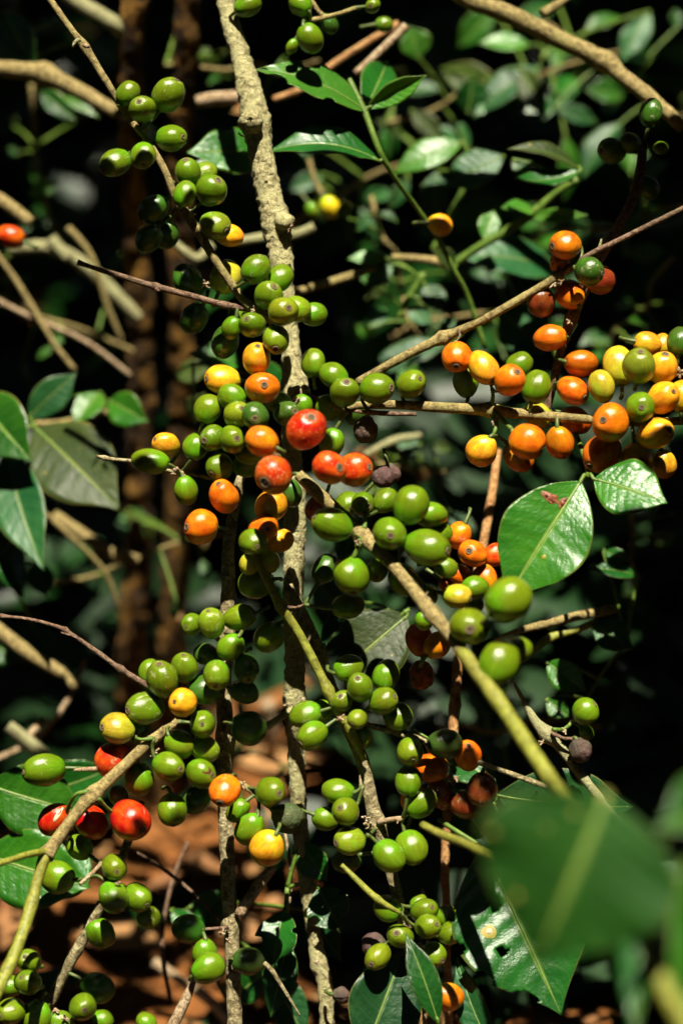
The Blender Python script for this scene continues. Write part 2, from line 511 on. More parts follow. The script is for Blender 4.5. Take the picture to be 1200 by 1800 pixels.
B('main_stem', 'thick pale lichen-covered stem running from the top edge behind the central cluster', 'stem', 'bark',
  [(392, -60, -50, 30), (400, 20, -48, 32), (420, 90, -44, 34), (440, 165, -40, 43), (452, 225, -38, 46), (464, 300, -36, 43), (482, 380, -34, 46), (493, 450, -32, 43), (499, 520, -32, 37),
   (510, 610, -30, 34), (518, 690, -28, 44), (512, 790, -28, 36), (517, 890, -30, 40), (517, 990, -30, 36), (515, 1080, -30, 34), (518, 1160, -30, 34), (517, 1236, -30, 36), (521, 1330, -34, 30), (527, 1450, -36, 28),
   (535, 1530, -36, 26), (548, 1620, -36, 24), (560, 1690, -36, 27), (572, 1740, -36, 26), (575, 1860, -36, 26)],
  knots=[(445, 212, -38), (500, 392, -34), (518, 696, -28), (517, 1232, -30), (560, 1690, -36)], rough=.15, sides=28, step=.0012, scale=420, kn=.18,
  sub=[('side_twig', [(515, 1245, -26, 14), (492, 1262, -24, 13), (468, 1278, -22, 14)], 'bark'),
       ('side_twig', [(448, 690, -26, 10), (470, 700, -26, 12), (515, 700, -28, 18)], 'bark'),
       ('side_knob', [(494, 388, -30, 34), (503, 390, -24, 32), (511, 393, -22, 22)], 'bark'),
       ('side_knob', [(444, 214, -30, 44), (434, 216, -24, 36), (427, 219, -22, 22)], 'bark')],
  stubs=[(535, 700, -10, 18), (428, 218, -14, 8), (434, 232, -10, 7), (424, 238, -14, 6), (440, 208, -8, 7), (470, 222, -14, 6), (512, 396, -16, 6), (508, 404, -12, 5), (540, 690, -12, 14), (522, 705, -4, 12), (474, 432, -14, 5), (503, 1240, -14, 7), (532, 1228, -14, 6), (556, 1692, -20, 7)])
B('bare_grey_stalk', 'thin bare grey stem dropping from the orange group to the bottom edge', 'stem', 'bark2',
  [(430, 800, -30, 16), (415, 880, -26, 18), (402, 955, -20, 22), (401, 1030, -18, 24), (397, 1110, -18, 24), (394, 1200, -18, 26), (396, 1290, -16, 28), (396, 1400, -16, 27), (399, 1500, -16, 26), (403, 1590, -16, 26), (409, 1690, -16, 26), (415, 1860, -16, 28)],
  knots=[(400, 1110, -18), (396, 1300, -16), (402, 1625, -16)], rough=.10, sides=16,
  sub=[('side_twig', [(400, 1370, -12, 13), (435, 1385, -4, 12), (465, 1410, 0, 12), (490, 1430, 2, 9)], 'branch'),
       ('fruit_stalk', [(400, 1630, -10, 8), (380, 1632, -6, 6), (350, 1634, -3, 6)], 'twig')],
  stubs=[(425, 1380, 4, 10), (390, 1640, -6, 10), (402, 1655, 0, 8)])
B('green_brown_stem', 'slender green-brown jointed stem slanting down from the orange group', 'stem', 'green_stem',
  [(440, 955, 8, 12), (455, 990, 12, 14), (480, 1040, 12, 15), (494, 1066, 12, 17), (530, 1122, 10, 16), (562, 1185, 10, 17), (590, 1240, 10, 19), (618, 1290, 8, 18), (640, 1335, 2, 10)],
  knots=[(494, 1066, 12), (575, 1212, 10)], rough=.05, kn=.4,
  sub=[('dry_stub', [(494, 1066, 14, 8), (520, 1068, 12, 5), (535, 1062, 10, 4)], 'twig')])
B('peeling_stem', 'grey stem with flaking bark and fruit stalks, lower middle', 'stem', 'bark2',
  [(505, 1030, -14, 20), (530, 1080, -12, 22), (552, 1130, -12, 26), (572, 1185, -12, 24), (598, 1250, -12, 22), (632, 1325, -6, 24), (648, 1390, -4, 25), (663, 1450, -4, 26), (678, 1500, -4, 24), (697, 1570, -4, 20), (708, 1620, -6, 18), (722, 1700, -10, 16), (735, 1860, -12, 16)],
  knots=[(664, 1448, -4)], rough=.14, sides=16,
  sub=[('bark_flake', [(568, 1130, 4, 8), (572, 1150, 4, 7), (576, 1170, 2, 3)], 'bark2'), ('bark_flake', [(640, 1385, 8, 7), (634, 1378, 8, 6), (632, 1362, 7, 2)], 'bark2'),
       ('fruit_stalk', [(665, 1446, 0, 12), (690, 1440, 6, 9), (708, 1438, 8, 7)], 'dead')],
  stubs=[(648, 1452, 8, 13), (642, 1440, 8, 10)])
B('diagonal_branch', 'brown-green branch running diagonally from under the red cherries to the near blurred leaf', 'branch', 'branch',
  [(524, 834, 18, 20), (560, 868, 20, 23), (600, 905, 22, 23), (636, 942, 26, 27), (682, 985, 38, 22), (722, 1032, 48, 23), (758, 1078, 60, 26), (790, 1115, 70, 24), (815, 1150, 80, 25)],
  knots=[(638, 944, 26), (762, 1082, 60)], rough=.05, kn=.3, sides=16,
  sub=[('green_end', [(812, 1146, 79, 26), (845, 1192, 92, 27), (872, 1228, 101, 31), (890, 1254, 107, 28), (920, 1300, 118, 29), (968, 1372, 136, 28), (1000, 1430, 150, 26)], 'green_stem'), ('fruit_stalk', [(630, 945, 30, 14), (628, 965, 32, 10), (618, 985, 32, 8)], 'shoot'), ('fruit_stalk', [(640, 930, 28, 9), (642, 905, 22, 7)], 'shoot')])
B('horizontal_branch', 'straight grey-brown fruiting branch leaving the thick stem sideways to the picture edge', 'branch', 'branch',
  [(525, 690, -20, 18), (560, 706, -10, 16), (600, 716, -4, 15), (640, 712, -2, 14), (700, 712, 0, 16), (770, 716, 2, 19), (845, 720, 4, 20), (862, 721, 4, 24), (900, 726, 4, 19), (980, 733, 4, 17), (1040, 738, 4, 16), (1110, 742, 4, 15), (1260, 738, 4, 14)],
  knots=[(856, 722, 4), (610, 716, -4), (1125, 742, 4)], rough=.06, sides=14,
  sub=[('fruit_stalk', [(862, 724, 4, 10), (872, 745, 10, 8), (866, 765, 12, 6)], 'shoot'), ('fruit_stalk', [(868, 724, 6, 12), (884, 740, 12, 11), (900, 756, 16, 8)], 'shoot'),
       ('fruit_stalk', [(862, 718, 6, 9), (866, 695, 8, 7), (862, 676, 8, 5)], 'shoot')],
  stubs=[(1192, 655, 4, 16)])
B('broken_twig', 'thin broken brown twig lying just below the start of the horizontal branch', 'twig', 'twig',
  [(612, 722, 10, 5), (650, 725, 12, 9), (690, 727, 12, 9), (732, 728, 12, 7)], rough=.16, sides=8)
B('sloping_branch', 'mossy branch sloping up to a reddish tip at the picture edge', 'branch', 'branch',
  [(628, 672, -8, 15), (700, 632, -4, 16), (760, 602, -2, 17), (778, 594, -2, 22), (800, 584, -2, 16), (860, 556, 0, 15), (930, 516, 2, 15), (985, 482, 4, 15)],
  knots=[(777, 595, -2), (980, 485, 4)], rough=.09, sides=14, kn=.3,
  sub=[('tip', [(985, 482, 4, 14), (1035, 448, 8, 10), (1110, 411, 10, 10), (1260, 336, 14, 9)], 'twig'), ('bud', [(805, 580, 0, 5), (808, 590, 4, 4), (800, 602, 8, 2)], 'twig'),
       ('bud', [(1052, 440, 8, 6), (1054, 430, 8, 5), (1056, 420, 8, 3)], 'pale_stem')],
  stubs=[(972, 500, 4, 10), (985, 495, 8, 8)])
B('dangling_stem', 'dark hanging stem carrying orange cherries behind the sloping branch', 'stem', 'twig',
  [(1130, 250, -30, 16), (1118, 330, -22, 18), (1085, 400, -14, 18), (1050, 460, -10, 18), (1022, 520, -10, 18), (1000, 570, -10, 20), (982, 630, -10, 16), (966, 700, -12, 14), (955, 740, -14, 12)],
  knots=[(1005, 560, -10), (1118, 330, -22)], lit=False, rough=.08)
B('top_twig', 'thin fruiting twig slanting from the top edge down to the thick stem', 'twig', 'branch',
  [(70, -30, 0, 11), (92, 5, 0, 12), (130, 58, 0, 12), (149, 82, 0, 15), (190, 148, 0, 13), (225, 205, -4, 12), (258, 245, 0, 12), (290, 300, 2, 13), (308, 345, 0, 14), (345, 402, 2, 17), (375, 452, 4, 15), (402, 492, 4, 15), (430, 530, 4, 15), (456, 548, 2, 14), (490, 575, -14, 14)],
  knots=[(150, 84, 0), (318, 362, 0), (440, 538, 4)], rough=.08,
  sub=[('bud', [(140, 70, 4, 8), (132, 74, 6, 6), (128, 84, 6, 3)], 'pale_stem'), ('bud', [(150, 80, 6, 9), (156, 82, 9, 7)], 'dead')], stubs=[(338, 375, 6, 9), (258, 228, 6, 8)])
B('bare_twig', 'bare reddish brown twig pointing outward below the shadowed cherries', 'twig', 'twig',
  [(137, 461, 4, 8), (160, 469, 4, 8), (215, 486, 4, 10), (274, 504, 4, 11), (340, 521, 4, 11), (395, 536, 4, 11), (450, 545, 2, 12)],
  knots=[(139, 462, 4), (274, 505, 4), (392, 535, 4)], rough=.09, kn=.5, sub=[('bud', [(275, 508, 8, 8), (280, 512, 9, 4)], 'twig')], stubs=[(362, 500, 2, 9)])
B('wavy_twig', 'bare wavy twig with two knots reaching in from the edge to the lower left cluster', 'twig', 'twig',
  [(-40, 1080, 6, 5), (4, 1083, 6, 6), (60, 1090, 6, 6), (108, 1104, 6, 7), (122, 1112, 6, 8), (170, 1145, 6, 8), (212, 1176, 6, 10), (275, 1215, 4, 11), (310, 1240, -4, 10)],
  knots=[(5, 1083, 6), (115, 1106, 6), (175, 1148, 6), (212, 1176, 6)], rough=.1, kn=.6,
  sub=[('side_twig', [(108, 1112, 6, 4), (125, 1117, 8, 3), (145, 1126, 8, 3)], 'twig')])
B('forked_branch', 'forked brown branch carrying the red cherries down to the bottom corner', 'branch', 'branch',
  [(312, 1268, 6, 19), (285, 1287, 8, 19), (265, 1302, 10, 19), (225, 1340, 14, 20), (180, 1382, 20, 22), (160, 1400, 22, 26), (128, 1438, 26, 20), (98, 1480, 30, 22), (80, 1505, 34, 24)],
  knots=[(270, 1298, 10), (164, 1396, 22), (80, 1504, 34)], rough=.06, sides=16,
  sub=[('lower_end', [(80, 1503, 34, 23), (66, 1548, 38, 19), (56, 1590, 42, 24), (40, 1640, 50, 21), (16, 1700, 60, 23), (-30, 1790, 76, 24)], 'green_stem'),
       ('side_twig', [(82, 1496, 34, 14), (50, 1502, 44, 12), (24, 1510, 52, 11), (-20, 1524, 64, 11)], 'green_stem'),
       ('fruit_stalk', [(158, 1392, 24, 10), (138, 1394, 24, 7), (125, 1408, 20, 7), (118, 1428, 14, 6)], 'shoot'),
       ('fruit_stalk', [(270, 1298, 14, 8), (248, 1300, 14, 6), (238, 1296, 12, 5)], 'shoot'),
       ('fruit_stalk', [(172, 1402, 24, 9), (188, 1420, 18, 7), (200, 1428, 14, 6)], 'shoot'),
       ('broken_tip', [(180, 1352, 8, 6), (168, 1352, 10, 9), (150, 1352, 12, 8), (130, 1354, 13, 5)], 'dead')],
  stubs=[(272, 1322, 10, 10), (306, 1382, 12, 7)])
B('dark_side_stem', 'short half-shaded stem under the red row carrying the touching green pair', 'stem', 'bark2',
  [(250, 1410, -14, 12), (226, 1478, -6, 15), (205, 1530, -4, 16), (180, 1585, -4, 18), (150, 1645, -6, 20), (115, 1708, -8, 20), (75, 1790, -12, 20)],
  rough=.1, knots=[(176, 1528, -4)], sub=[('side_twig', [(178, 1518, 4, 8), (165, 1532, 8, 7), (150, 1546, 10, 7), (141, 1554, 12, 6)], 'dead')],
  stubs=[(210, 1552, 14, 8), (98, 1775, 6, 9), (115, 1790, 8, 10)])
B('grey_side_twig', 'thin grey twig crossing beneath the olive leaf toward the near leaf', 'twig', 'bark2',
  [(595, 1245, -6, 10), (640, 1272, 0, 11), (700, 1287, 4, 13), (745, 1303, 6, 11), (800, 1326, 8, 10), (860, 1347, 10, 9), (930, 1372, 12, 10), (960, 1384, 12, 9)],
  knots=[(705, 1290, 4), (935, 1375, 12)], rough=.12, sub=[('side_twig', [(706, 1292, 8, 9), (740, 1303, 12, 8), (762, 1312, 14, 7)], 'bark2'), ('fruit_stalk', [(728, 1284, 8, 6), (742, 1292, 10, 5), (756, 1300, 10, 4)], 'shoot')])
B('mossy_branch', 'pale mossy branch with a lone green cherry and a dried one', 'branch', 'pale_stem',
  [(900, 1195, -4, 4), (922, 1236, -2, 9), (942, 1270, 0, 17), (960, 1290, 0, 24), (985, 1315, 0, 17), (1015, 1356, 2, 17), (1050, 1400, 4, 16), (1110, 1480, 6, 16)],
  knots=[(962, 1292, 0)], rough=.14, sides=14,
  sub=[('fruit_stalk', [(968, 1288, 4, 8), (990, 1298, 6, 6), (1008, 1298, 7, 6)], 'twig'), ('fruit_stalk', [(970, 1282, 4, 8), (990, 1282, 2, 7), (1004, 1270, 2, 7)], 'shoot')], stubs=[(952, 1305, 6, 9), (992, 1285, 4, 8)])
B('rusty_stem', 'sunlit rusty dead stem behind the orange cherries of the lower middle', 'stem', 'rust',
  [(875, 790, -70, 14), (862, 880, -64, 16), (840, 1000, -60, 16), (810, 1120, -50, 18), (800, 1220, -44, 18), (794, 1330, -40, 18), (786, 1420, -40, 17), (782, 1520, -40, 15), (784, 1600, -40, 14), (790, 1860, -40, 14)],
  knots=[(800, 1240, -44), (788, 1390, -40)], rough=.12,
  sub=[('side_twig', [(786, 1380, -36, 9), (770, 1362, -24, 8), (762, 1352, -14, 5)], 'rust')], stubs=[(772, 1390, -20, 10), (800, 1368, -14, 8)])
B('bent_petiole', 'blurred green leaf stalk in front of the torn leaf', 'leaf stalk', 'green_stem',
  [(742, 1450, 56, 14), (775, 1467, 66, 15), (815, 1482, 80, 16), (850, 1500, 94, 17), (900, 1530, 112, 20)], rough=.03)
B('red_tipped_stick', 'green stick with a reddish end crossing beside the lowest cluster', 'stick', 'green_stem',
  [(600, 1520, 20, 8), (630, 1550, 22, 11), (655, 1574, 22, 12), (680, 1592, 22, 10), (705, 1606, 20, 6)], knots=[(664, 1578, 22)], rough=.04)
B('ringed_stick', 'short pale ringed stick in front of the red soil', 'stick', 'dead',
  [(482, 1522, -14, 15), (460, 1548, -14, 18), (438, 1580, -12, 18), (420, 1608, -12, 19)], knots=[(474, 1532, -14), (461, 1548, -14), (449, 1564, -13), (437, 1582, -12)], kn=.14, rough=.05)
B('ringed_stick', 'pale ringed broken stick standing at the bottom edge below the round green cherry', 'stick', 'dead',
  [(342, 1722, 6, 8), (332, 1745, 6, 15), (318, 1775, 6, 17), (285, 1840, 6, 20)], knots=[(334, 1738, 6), (326, 1757, 6), (316, 1778, 6), (304, 1800, 6)], kn=.16, rough=.06)
B('splinter_twig', 'thin grey splinter twig near the bottom edge between two stems', 'twig', 'bark2',
  [(464, 1692, 8, 8), (478, 1706, 8, 9), (498, 1738, 8, 7), (528, 1786, 8, 3)], rough=.1, sides=8)
B('short_cut_stick', 'short cut brown stick near the top edge among green cherries', 'stick', 'branch',
  [(541, 37, -40, 10), (575, 30, -40, 9), (600, 23, -40, 8), (626, 14, -40, 8)], knots=[(610, 21, -40)], rough=.06,
  sub=[('twig', [(535, -20, -44, 8), (560, 20, -42, 8), (575, 30, -40, 7)], 'branch')])
B('outer_twig', 'short bare twig end poking out beside the long oval green cherry', 'twig', 'bark2',
  [(170, 801, 0, 4), (184, 805, 0, 8), (205, 808, 0, 6), (240, 812, -2, 7), (300, 828, -6, 7), (345, 835, -12, 7), (385, 845, -20, 7)], knots=[(182, 804, 0)], rough=.1, stubs=[(318, 832, 2, 15)])

# ------------------------------------------------------------------ softer branches further back
B('mossy_coffee_tree', 'dark mossy coffee trunk behind the top twig, the outer of two', 'trunk', 'trunk',
  [(250, -140, -130, 46), (246, 100, -150, 46), (242, 400, -185, 46), (238, 800, -225, 48), (238, 1200, -265, 54), (240, 1600, -310, 70), (240, 2200, -380, 80)], near=False, lit=False, rough=.20, sides=30, step=.003, scale=70, wob=.008)
B('mossy_coffee_tree', 'dark mossy coffee trunk nearest the thick pale stem, the inner of two', 'trunk', 'trunk',
  [(335, -140, -140, 42), (328, 100, -160, 44), (314, 400, -195, 44), (304, 800, -235, 46), (300, 1200, -275, 54), (290, 1600, -320, 66), (285, 2200, -390, 76)], near=False, lit=False, rough=.20, sides=30, step=.003, scale=70, wob=.008)
B('blurred_branch', 'thick blurred tan branch slanting across the upper corner', 'branch', 'branch',
  [(760, -40, -85, 30), (830, 2, -85, 32), (900, 28, -85, 33), (980, 68, -84, 32), (1062, 108, -82, 32), (1090, 132, -80, 28), (1130, 162, -76, 27), (1172, 198, -72, 24), (1200, 225, -72, 22)], knots=[(1066, 110, -82)], near=False, rough=.08, sides=14,
  sub=[('side_twig', [(952, 24, -90, 18), (985, 4, -92, 14), (1030, -30, -94, 13)], 'branch')])
B('blurred_branch', 'blurred tan branch at the edge passing behind the top twig', 'branch', 'branch',
  [(-40, 118, -120, 30), (60, 126, -120, 30), (82, 132, -120, 34), (140, 160, -118, 28), (205, 198, -116, 24)], knots=[(78, 130, -120)], near=False, rough=.07)
B('blurred_branch', 'blurred pale branch entering at the top edge toward the mossy trunk', 'branch', 'pale_stem',
  [(90, -30, -140, 26), (150, 12, -140, 28), (205, 45, -142, 28), (232, 78, -150, 24)], near=False, rough=.07)
B('blurred_branch', 'blurred short branch stub at the edge above the orange-red cherry', 'branch', 'branch',
  [(-30, 330, -120, 22), (20, 365, -120, 24), (55, 392, -120, 22)], near=False, rough=.05)
B('blurred_branch', 'blurred pale branch crossing the mossy trunks below the bare twig', 'branch', 'pale_stem',
  [(18, 438, -170, 20), (90, 436, -170, 24), (150, 468, -172, 26), (205, 520, -175, 26), (245, 560, -178, 22)], near=False, rough=.1,
  sub=[('side_twig', [(90, 420, -168, 22), (120, 455, -168, 18)], 'pale_stem')])
B('blurred_twig', 'blurred yellow-green twig descending behind the bare twig\'s tip', 'twig', 'branch',
  [(-10, 440, -150, 8), (30, 495, -150, 9), (62, 548, -150, 11), (100, 610, -150, 9), (132, 650, -150, 8)], near=False, rough=.06)
B('blurred_branch', 'blurred branch crossing the mossy trunks beneath the round orange cherry', 'branch', 'branch',
  [(95, 905, -160, 20), (145, 940, -160, 22), (195, 972, -160, 24), (245, 985, -160, 18)], near=False, rough=.1)
B('blurred_branch', 'blurred straight branch below the wavy twig, ending in a knob', 'branch', 'branch',
  [(-30, 1085, -110, 24), (40, 1140, -110, 26), (100, 1178, -110, 24), (118, 1188, -110, 14), (130, 1210, -110, 18)], near=False, rough=.07)
B('blurred_branch', 'blurred pale forked stick beside the olive cherry, near the edge', 'branch', 'pale_stem',
  [(15, 1276, -120, 22), (50, 1305, -120, 26), (82, 1330, -120, 22)], near=False, rough=.06, sub=[('side_twig', [(50, 1296, -122, 14), (78, 1262, -126, 14)], 'dead')])
B('blurred_stick', 'blurred thin dry stick slanting up behind the upper leaf', 'stick', 'rust',
  [(480, 175, -110, 12), (545, 150, -110, 13), (590, 110, -110, 13), (700, 42, -110, 14)], near=False, rough=.05)
B('blurred_stick', 'blurred pale dry stick ending beside the thin one near the top', 'stick', 'dead',
  [(625, 130, -90, 14), (660, 98, -90, 15), (714, 46, -90, 16)], near=False, rough=.05)
B('blurred_stick', 'blurred pale stub between the mossy trunk and the thick stem', 'stick', 'dead',
  [(345, 180, -120, 22), (375, 174, -120, 25), (420, 172, -120, 26)], near=False, rough=.08)
B('blurred_stick', 'blurred pale stick crossing behind the thick stem at its side knob', 'stick', 'pale_stem',
  [(415, 425, -120, 16), (460, 418, -120, 17), (520, 412, -122, 18), (552, 398, -122, 16)], near=False, rough=.08)
B('blurred_stick', 'blurred tan stick leaving the thick stem toward the far leaves', 'stick', 'branch',
  [(500, 520, -100, 14), (560, 502, -102, 15), (620, 484, -104, 16), (660, 470, -106, 10)], near=False, rough=.06)
B('blurred_stick', 'blurred tan twig passing behind the green shoot', 'stick', 'branch',
  [(688, 452, -110, 12), (735, 455, -110, 14), (775, 462, -110, 18), (792, 474, -110, 14)], near=False, rough=.06)
B('blurred_stick', 'blurred thin stick hanging above the lemon yellow cherry', 'stick', 'branch',
  [(543, 280, -150, 9), (552, 315, -150, 10), (568, 345, -150, 12)], near=False, rough=.05)
B('blurred_stick', 'blurred tapering tan stick pointing out beneath the nearest green cherries', 'stick', 'branch',
  [(882, 1116, -40, 4), (930, 1104, -44, 14), (1010, 1084, -52, 17), (1060, 1074, -58, 18), (1082, 1070, -60, 15)], near=False, rough=.06,
  sub=[('side_twig', [(930, 1150, -60, 10), (965, 1122, -62, 16), (1010, 1108, -62, 12), (1050, 1092, -62, 16)], 'green_stem')])
B('blurred_branch', 'blurred pale branch crossing low behind the thin bare stem', 'branch', 'dead',
  [(270, 1690, -150, 18), (320, 1725, -150, 18), (370, 1760, -150, 20), (420, 1820, -150, 20)], near=False, rough=.08)
B('near_stalk', 'very blurred yellow-green stalk closest to us at the lower corner', 'leaf stalk', 'green_stem',
  [(1118, 1632, 330, 26), (1140, 1680, 335, 30), (1170, 1740, 340, 34), (1225, 1840, 345, 38)], near=False, rough=.04)
B('dry_log', 'blurred pale dry stick lying on the soil behind the half-shaded cherry', 'stick', 'dead',
  [(470, 1235, -300, 26), (478, 1300, -310, 24), (470, 1340, -320, 22)], near=False, rough=.06)

# ------------------------------------------------------------------ leaves: parts of leafy sprigs
# leaf tuple: base(x, y, dz), tip(x, y, dz), width_px, tilt, bend, fold, material, extra
SPRIG = []
def SP(label, stem, leaves, mat='shoot', name='leafy_sprig', cat='leafy shoot', lit=False, near=False):
    SPRIG.append(dict(label=label, stem=stem, leaves=leaves, mat=mat, name=name, cat=cat, lit=lit, near=near))

SP('glossy bright leaf with a brown burn, with a smaller leaf under the ripe cluster', [(1010, 760, -16, 10), (1030, 815, 6, 9), (1032, 840, 22, 8)],
   [((1020, 846, 26), (886, 1058, 34), 160, 0, .05, .22, 'leaf_bright', 'burn'), ((1042, 842, 24), (1172, 884, 36), 118, -8, .04, .1, 'leaf_bright', '')], lit=True)
SP('near blurred dark leaf with yellow spots, hanging over the lower corner', [(968, 1372, 136, 24), (1015, 1415, 230, 20), (1062, 1400, 338, 18)],
   [((1064, 1402, 338), (940, 1696, 336), 360, 0, .08, .22, 'leaf_fore', 'spots')], mat='green_stem', lit=True)
SP('blurred leaf edges at the picture border beside the near dark leaf', [(1290, 1360, 300, 14), (1240, 1400, 310, 12)],
   [((1330, 1390, 305), (1150, 1462, 330), 140, 12, .06, .2, 'leaf_bright', ''), ((1260, 1380, 300), (1180, 1880, 340), 170, -30, .05, .3, 'leaf_bright', ''),
    ((1160, 1500, 260), (1115, 1830, 300), 90, 40, .05, .3, 'leaf', '')], lit=True)
SP('dark green torn leaf with holes and a pale spot under the near leaf', [(770, 1440, -10, 9), (800, 1460, -4, 9), (846, 1488, 2, 8)],
   [((848, 1488, 2), (986, 1784, 28), 236, 4, .05, .14, 'leaf', 'holes')], lit=True)
SP('two shaded leaves spreading behind the mossy branch above the near leaf', [(840, 1440, -20, 9), (870, 1410, -18, 9)],
   [((872, 1398, -18), (1112, 1418, -20), 130, 20, .12, .1, 'leaf_dull', ''), ((806, 1402, -14), (872, 1500, -2), 92, 15, .05, .1, 'leaf_dull', ''), ((870, 1380, -24), (760, 1310, -40), 90, 25, .06, .1, 'leaf', '')], lit=True)
SP('pale silvery leaves standing at the bottom edge below the lowest cluster', [(760, 1880, 0, 9), (740, 1850, 4, 8), (735, 1830, 6, 8)],
   [((640, 1850, 12), (708, 1668, 0), 132, 10, .05, .2, 'leaf_dull', ''), ((872, 1860, 24), (802, 1680, 10), 58, -25, .1, .3, 'leaf_dull', ''), ((770, 1800, 34), (712, 1640, 26), 52, 10, .08, .3, 'leaf', '')], lit=True)
SP('dark glossy curled leaves in the shade between the bare stem and the lichened stem', [(505, 1560, -34, 9), (500, 1640, -30, 8), (498, 1720, -28, 8)],
   [((500, 1600, -30), (478, 1715, -14), 78, 20, .06, .3, 'leaf', 'torn'), ((560, 1560, -34), (600, 1640, -22), 80, 5, .04, .2, 'leaf', 'torn'), ((505, 1650, -30), (475, 1790, -20), 60, -10, .06, .2, 'leaf', ''), ((530, 1480, -34), (575, 1550, -30), 60, 30, .04, .2, 'leaf', '')])
SP('olive leaf with yellow margin hanging behind the upright oval cherry', [(720, 1070, -44, 8), (700, 1085, -44, 7)],
   [((716, 1082, -44), (592, 1190, -36), 130, 0, .06, .12, 'leaf_olive', ''), ((640, 1060, -70), (560, 1150, -70), 70, 20, .05, .1, 'leaf_dull', '')], lit=True)
SP('young green shoot with a ragged leaf and a folded leaf beside the thick stem', [(612, 135, -60, 10), (625, 165, -58, 12), (642, 200, -56, 12), (668, 268, -54, 11), (700, 322, -62, 9), (735, 370, -70, 9), (770, 420, -76, 9), (800, 480, -80, 10), (822, 522, -84, 10), (852, 612, -88, 9)],
   [((642, 196, -56), (446, 122, -44), 96, 28, .1, .15, 'leaf_young', 'torn'), ((668, 284, -54), (470, 268, -46), 88, 34, .13, .25, 'leaf', ''), ((640, 196, -62), (680, 108, -90), 70, 20, .05, .2, 'leaf', ''), ((646, 190, -56), (750, 132, -48), 40, 35, -.06, .5, 'leaf_young', '')], lit=True)
SP('dark leaf with a light rim behind the thick stem below the ragged leaf', [(330, 330, -90, 9), (340, 310, -88, 8)],
   [((470, 272, -80), (328, 268, -72), 92, 0, .05, .15, 'leaf_bright', ''), ((440, 300, -92), (330, 290, -86), 40, 10, .08, .1, 'leaf_young', '')], lit=True)
SP('blurred bright green leaf and grey-green leaves behind the thin shoot', [(760, 440, -130, 10), (800, 360, -130, 9), (830, 300, -130, 9)],
   [((812, 250, -130), (690, 306, -128), 62, 10, .08, .1, 'leaf_young', ''), ((885, 275, -120), (780, 330, -120), 74, 10, .06, .1, 'leaf_dull', ''), ((770, 300, -140), (755, 390, -140), 52, 0, .06, .1, 'leaf_dull', '')], lit=True)
SP('blurred curled leaf pair with yellow blotches above the green fork', [(1000, 318, -90, 10), (1012, 300, -90, 8)],
   [((1018, 300, -90), (890, 262, -84), 44, 30, .12, .3, 'leaf_olive', ''), ((1020, 300, -86), (900, 312, -80), 50, 30, -.1, .3, 'leaf', ''), ((900, 280, -90), (930, 320, -90), 30, 0, .04, .2, 'leaf', '')], lit=True)
SP('blurred bright green fork of young stems and small leaves', [(790, 470, -110, 14), (840, 435, -108, 15), (900, 400, -106, 16), (935, 376, -104, 17), (975, 340, -102, 12), (1015, 315, -100, 12)],
   [((930, 380, -104), (1032, 378, -96), 26, 20, .02, .2, 'leaf_young', ''), ((940, 372, -104), (880, 365, -98), 36, 20, .05, .2, 'leaf_young', ''), ((850, 420, -108), (868, 370, -112), 40, 0, .04, .2, 'leaf_young', ''), ((800, 470, -108), (760, 440, -100), 40, 0, .05, .2, 'leaf_olive', '')], lit=True)
SP('big blurred grey-green leaves in the gap above the sloping branch', [(985, 640, -130, 10), (960, 580, -130, 10), (930, 520, -130, 9)],
   [((985, 480, -130), (800, 452, -120), 96, 18, .1, .15, 'leaf_dull', ''), ((1000, 540, -130), (880, 440, -126), 80, 10, .08, .1, 'leaf_dull', ''), ((880, 545, -126), (960, 625, -120), 90, 10, .08, .1, 'leaf_dull', ''), ((790, 600, -140), (640, 660, -140), 60, 25, .06, .1, 'leaf_dull', '')])
SP('blurred grey-green leaves and buds behind the sloping branch\'s lower part', [(700, 560, -120, 9), (720, 520, -120, 12), (745, 480, -120, 12)],
   [((690, 465, -118), (640, 510, -116), 36, 0, .05, .1, 'leaf_dull', ''), ((680, 455, -118), (610, 455, -116), 32, 10, .05, .1, 'leaf_young', ''), ((745, 500, -120), (780, 550, -118), 46, 0, .05, .1, 'leaf_dull', ''), ((715, 540, -120), (760, 570, -118), 36, 0, .05, .1, 'leaf_dull', ''), ((800, 560, -120), (770, 580, -118), 24, 0, .05, .1, 'leaf_dull', '')])
SP('big blurred drooping leaf high up behind the thick blurred branch', [(960, 90, -180, 10), (950, 110, -180, 9)],
   [((948, 118, -180), (830, 210, -176), 62, 10, .12, .2, 'leaf_dull', ''), ((1140, 20, -200), (1090, 110, -196), 50, 5, .05, .2, 'leaf_dull', ''), ((930, 80, -190), (840, 75, -190), 40, 10, .05, .2, 'leaf_young', '')])
SP('quilted blurred leaves clustered at the edge under the blurred branch', [(-30, 760, -110, 12), (20, 755, -110, 11), (60, 750, -112, 10)],
   [((62, 752, -110), (212, 898, -92), 150, 0, .06, .12, 'leaf_olive', ''), ((12, 790, -110), (78, 1004, -86), 96, 18, .06, .2, 'leaf_dull', ''), ((-40, 700, -110), (58, 812, -90), 110, 10, .06, .2, 'leaf_bright', ''), ((50, 735, -120), (135, 655, -120), 60, 15, .06, .1, 'leaf_dull', '')], lit=True)
SP('small bright blurred leaf pair on a tan twig beside the mossy trunks', [(60, 745, -130, 10), (110, 742, -130, 10), (170, 728, -130, 12), (205, 722, -130, 12)],
   [((176, 690, -128), (132, 748, -120), 62, 10, .06, .2, 'leaf_young', ''), ((192, 704, -128), (262, 742, -118), 62, 12, .05, .3, 'leaf_bright', '')], mat='branch', lit=True)
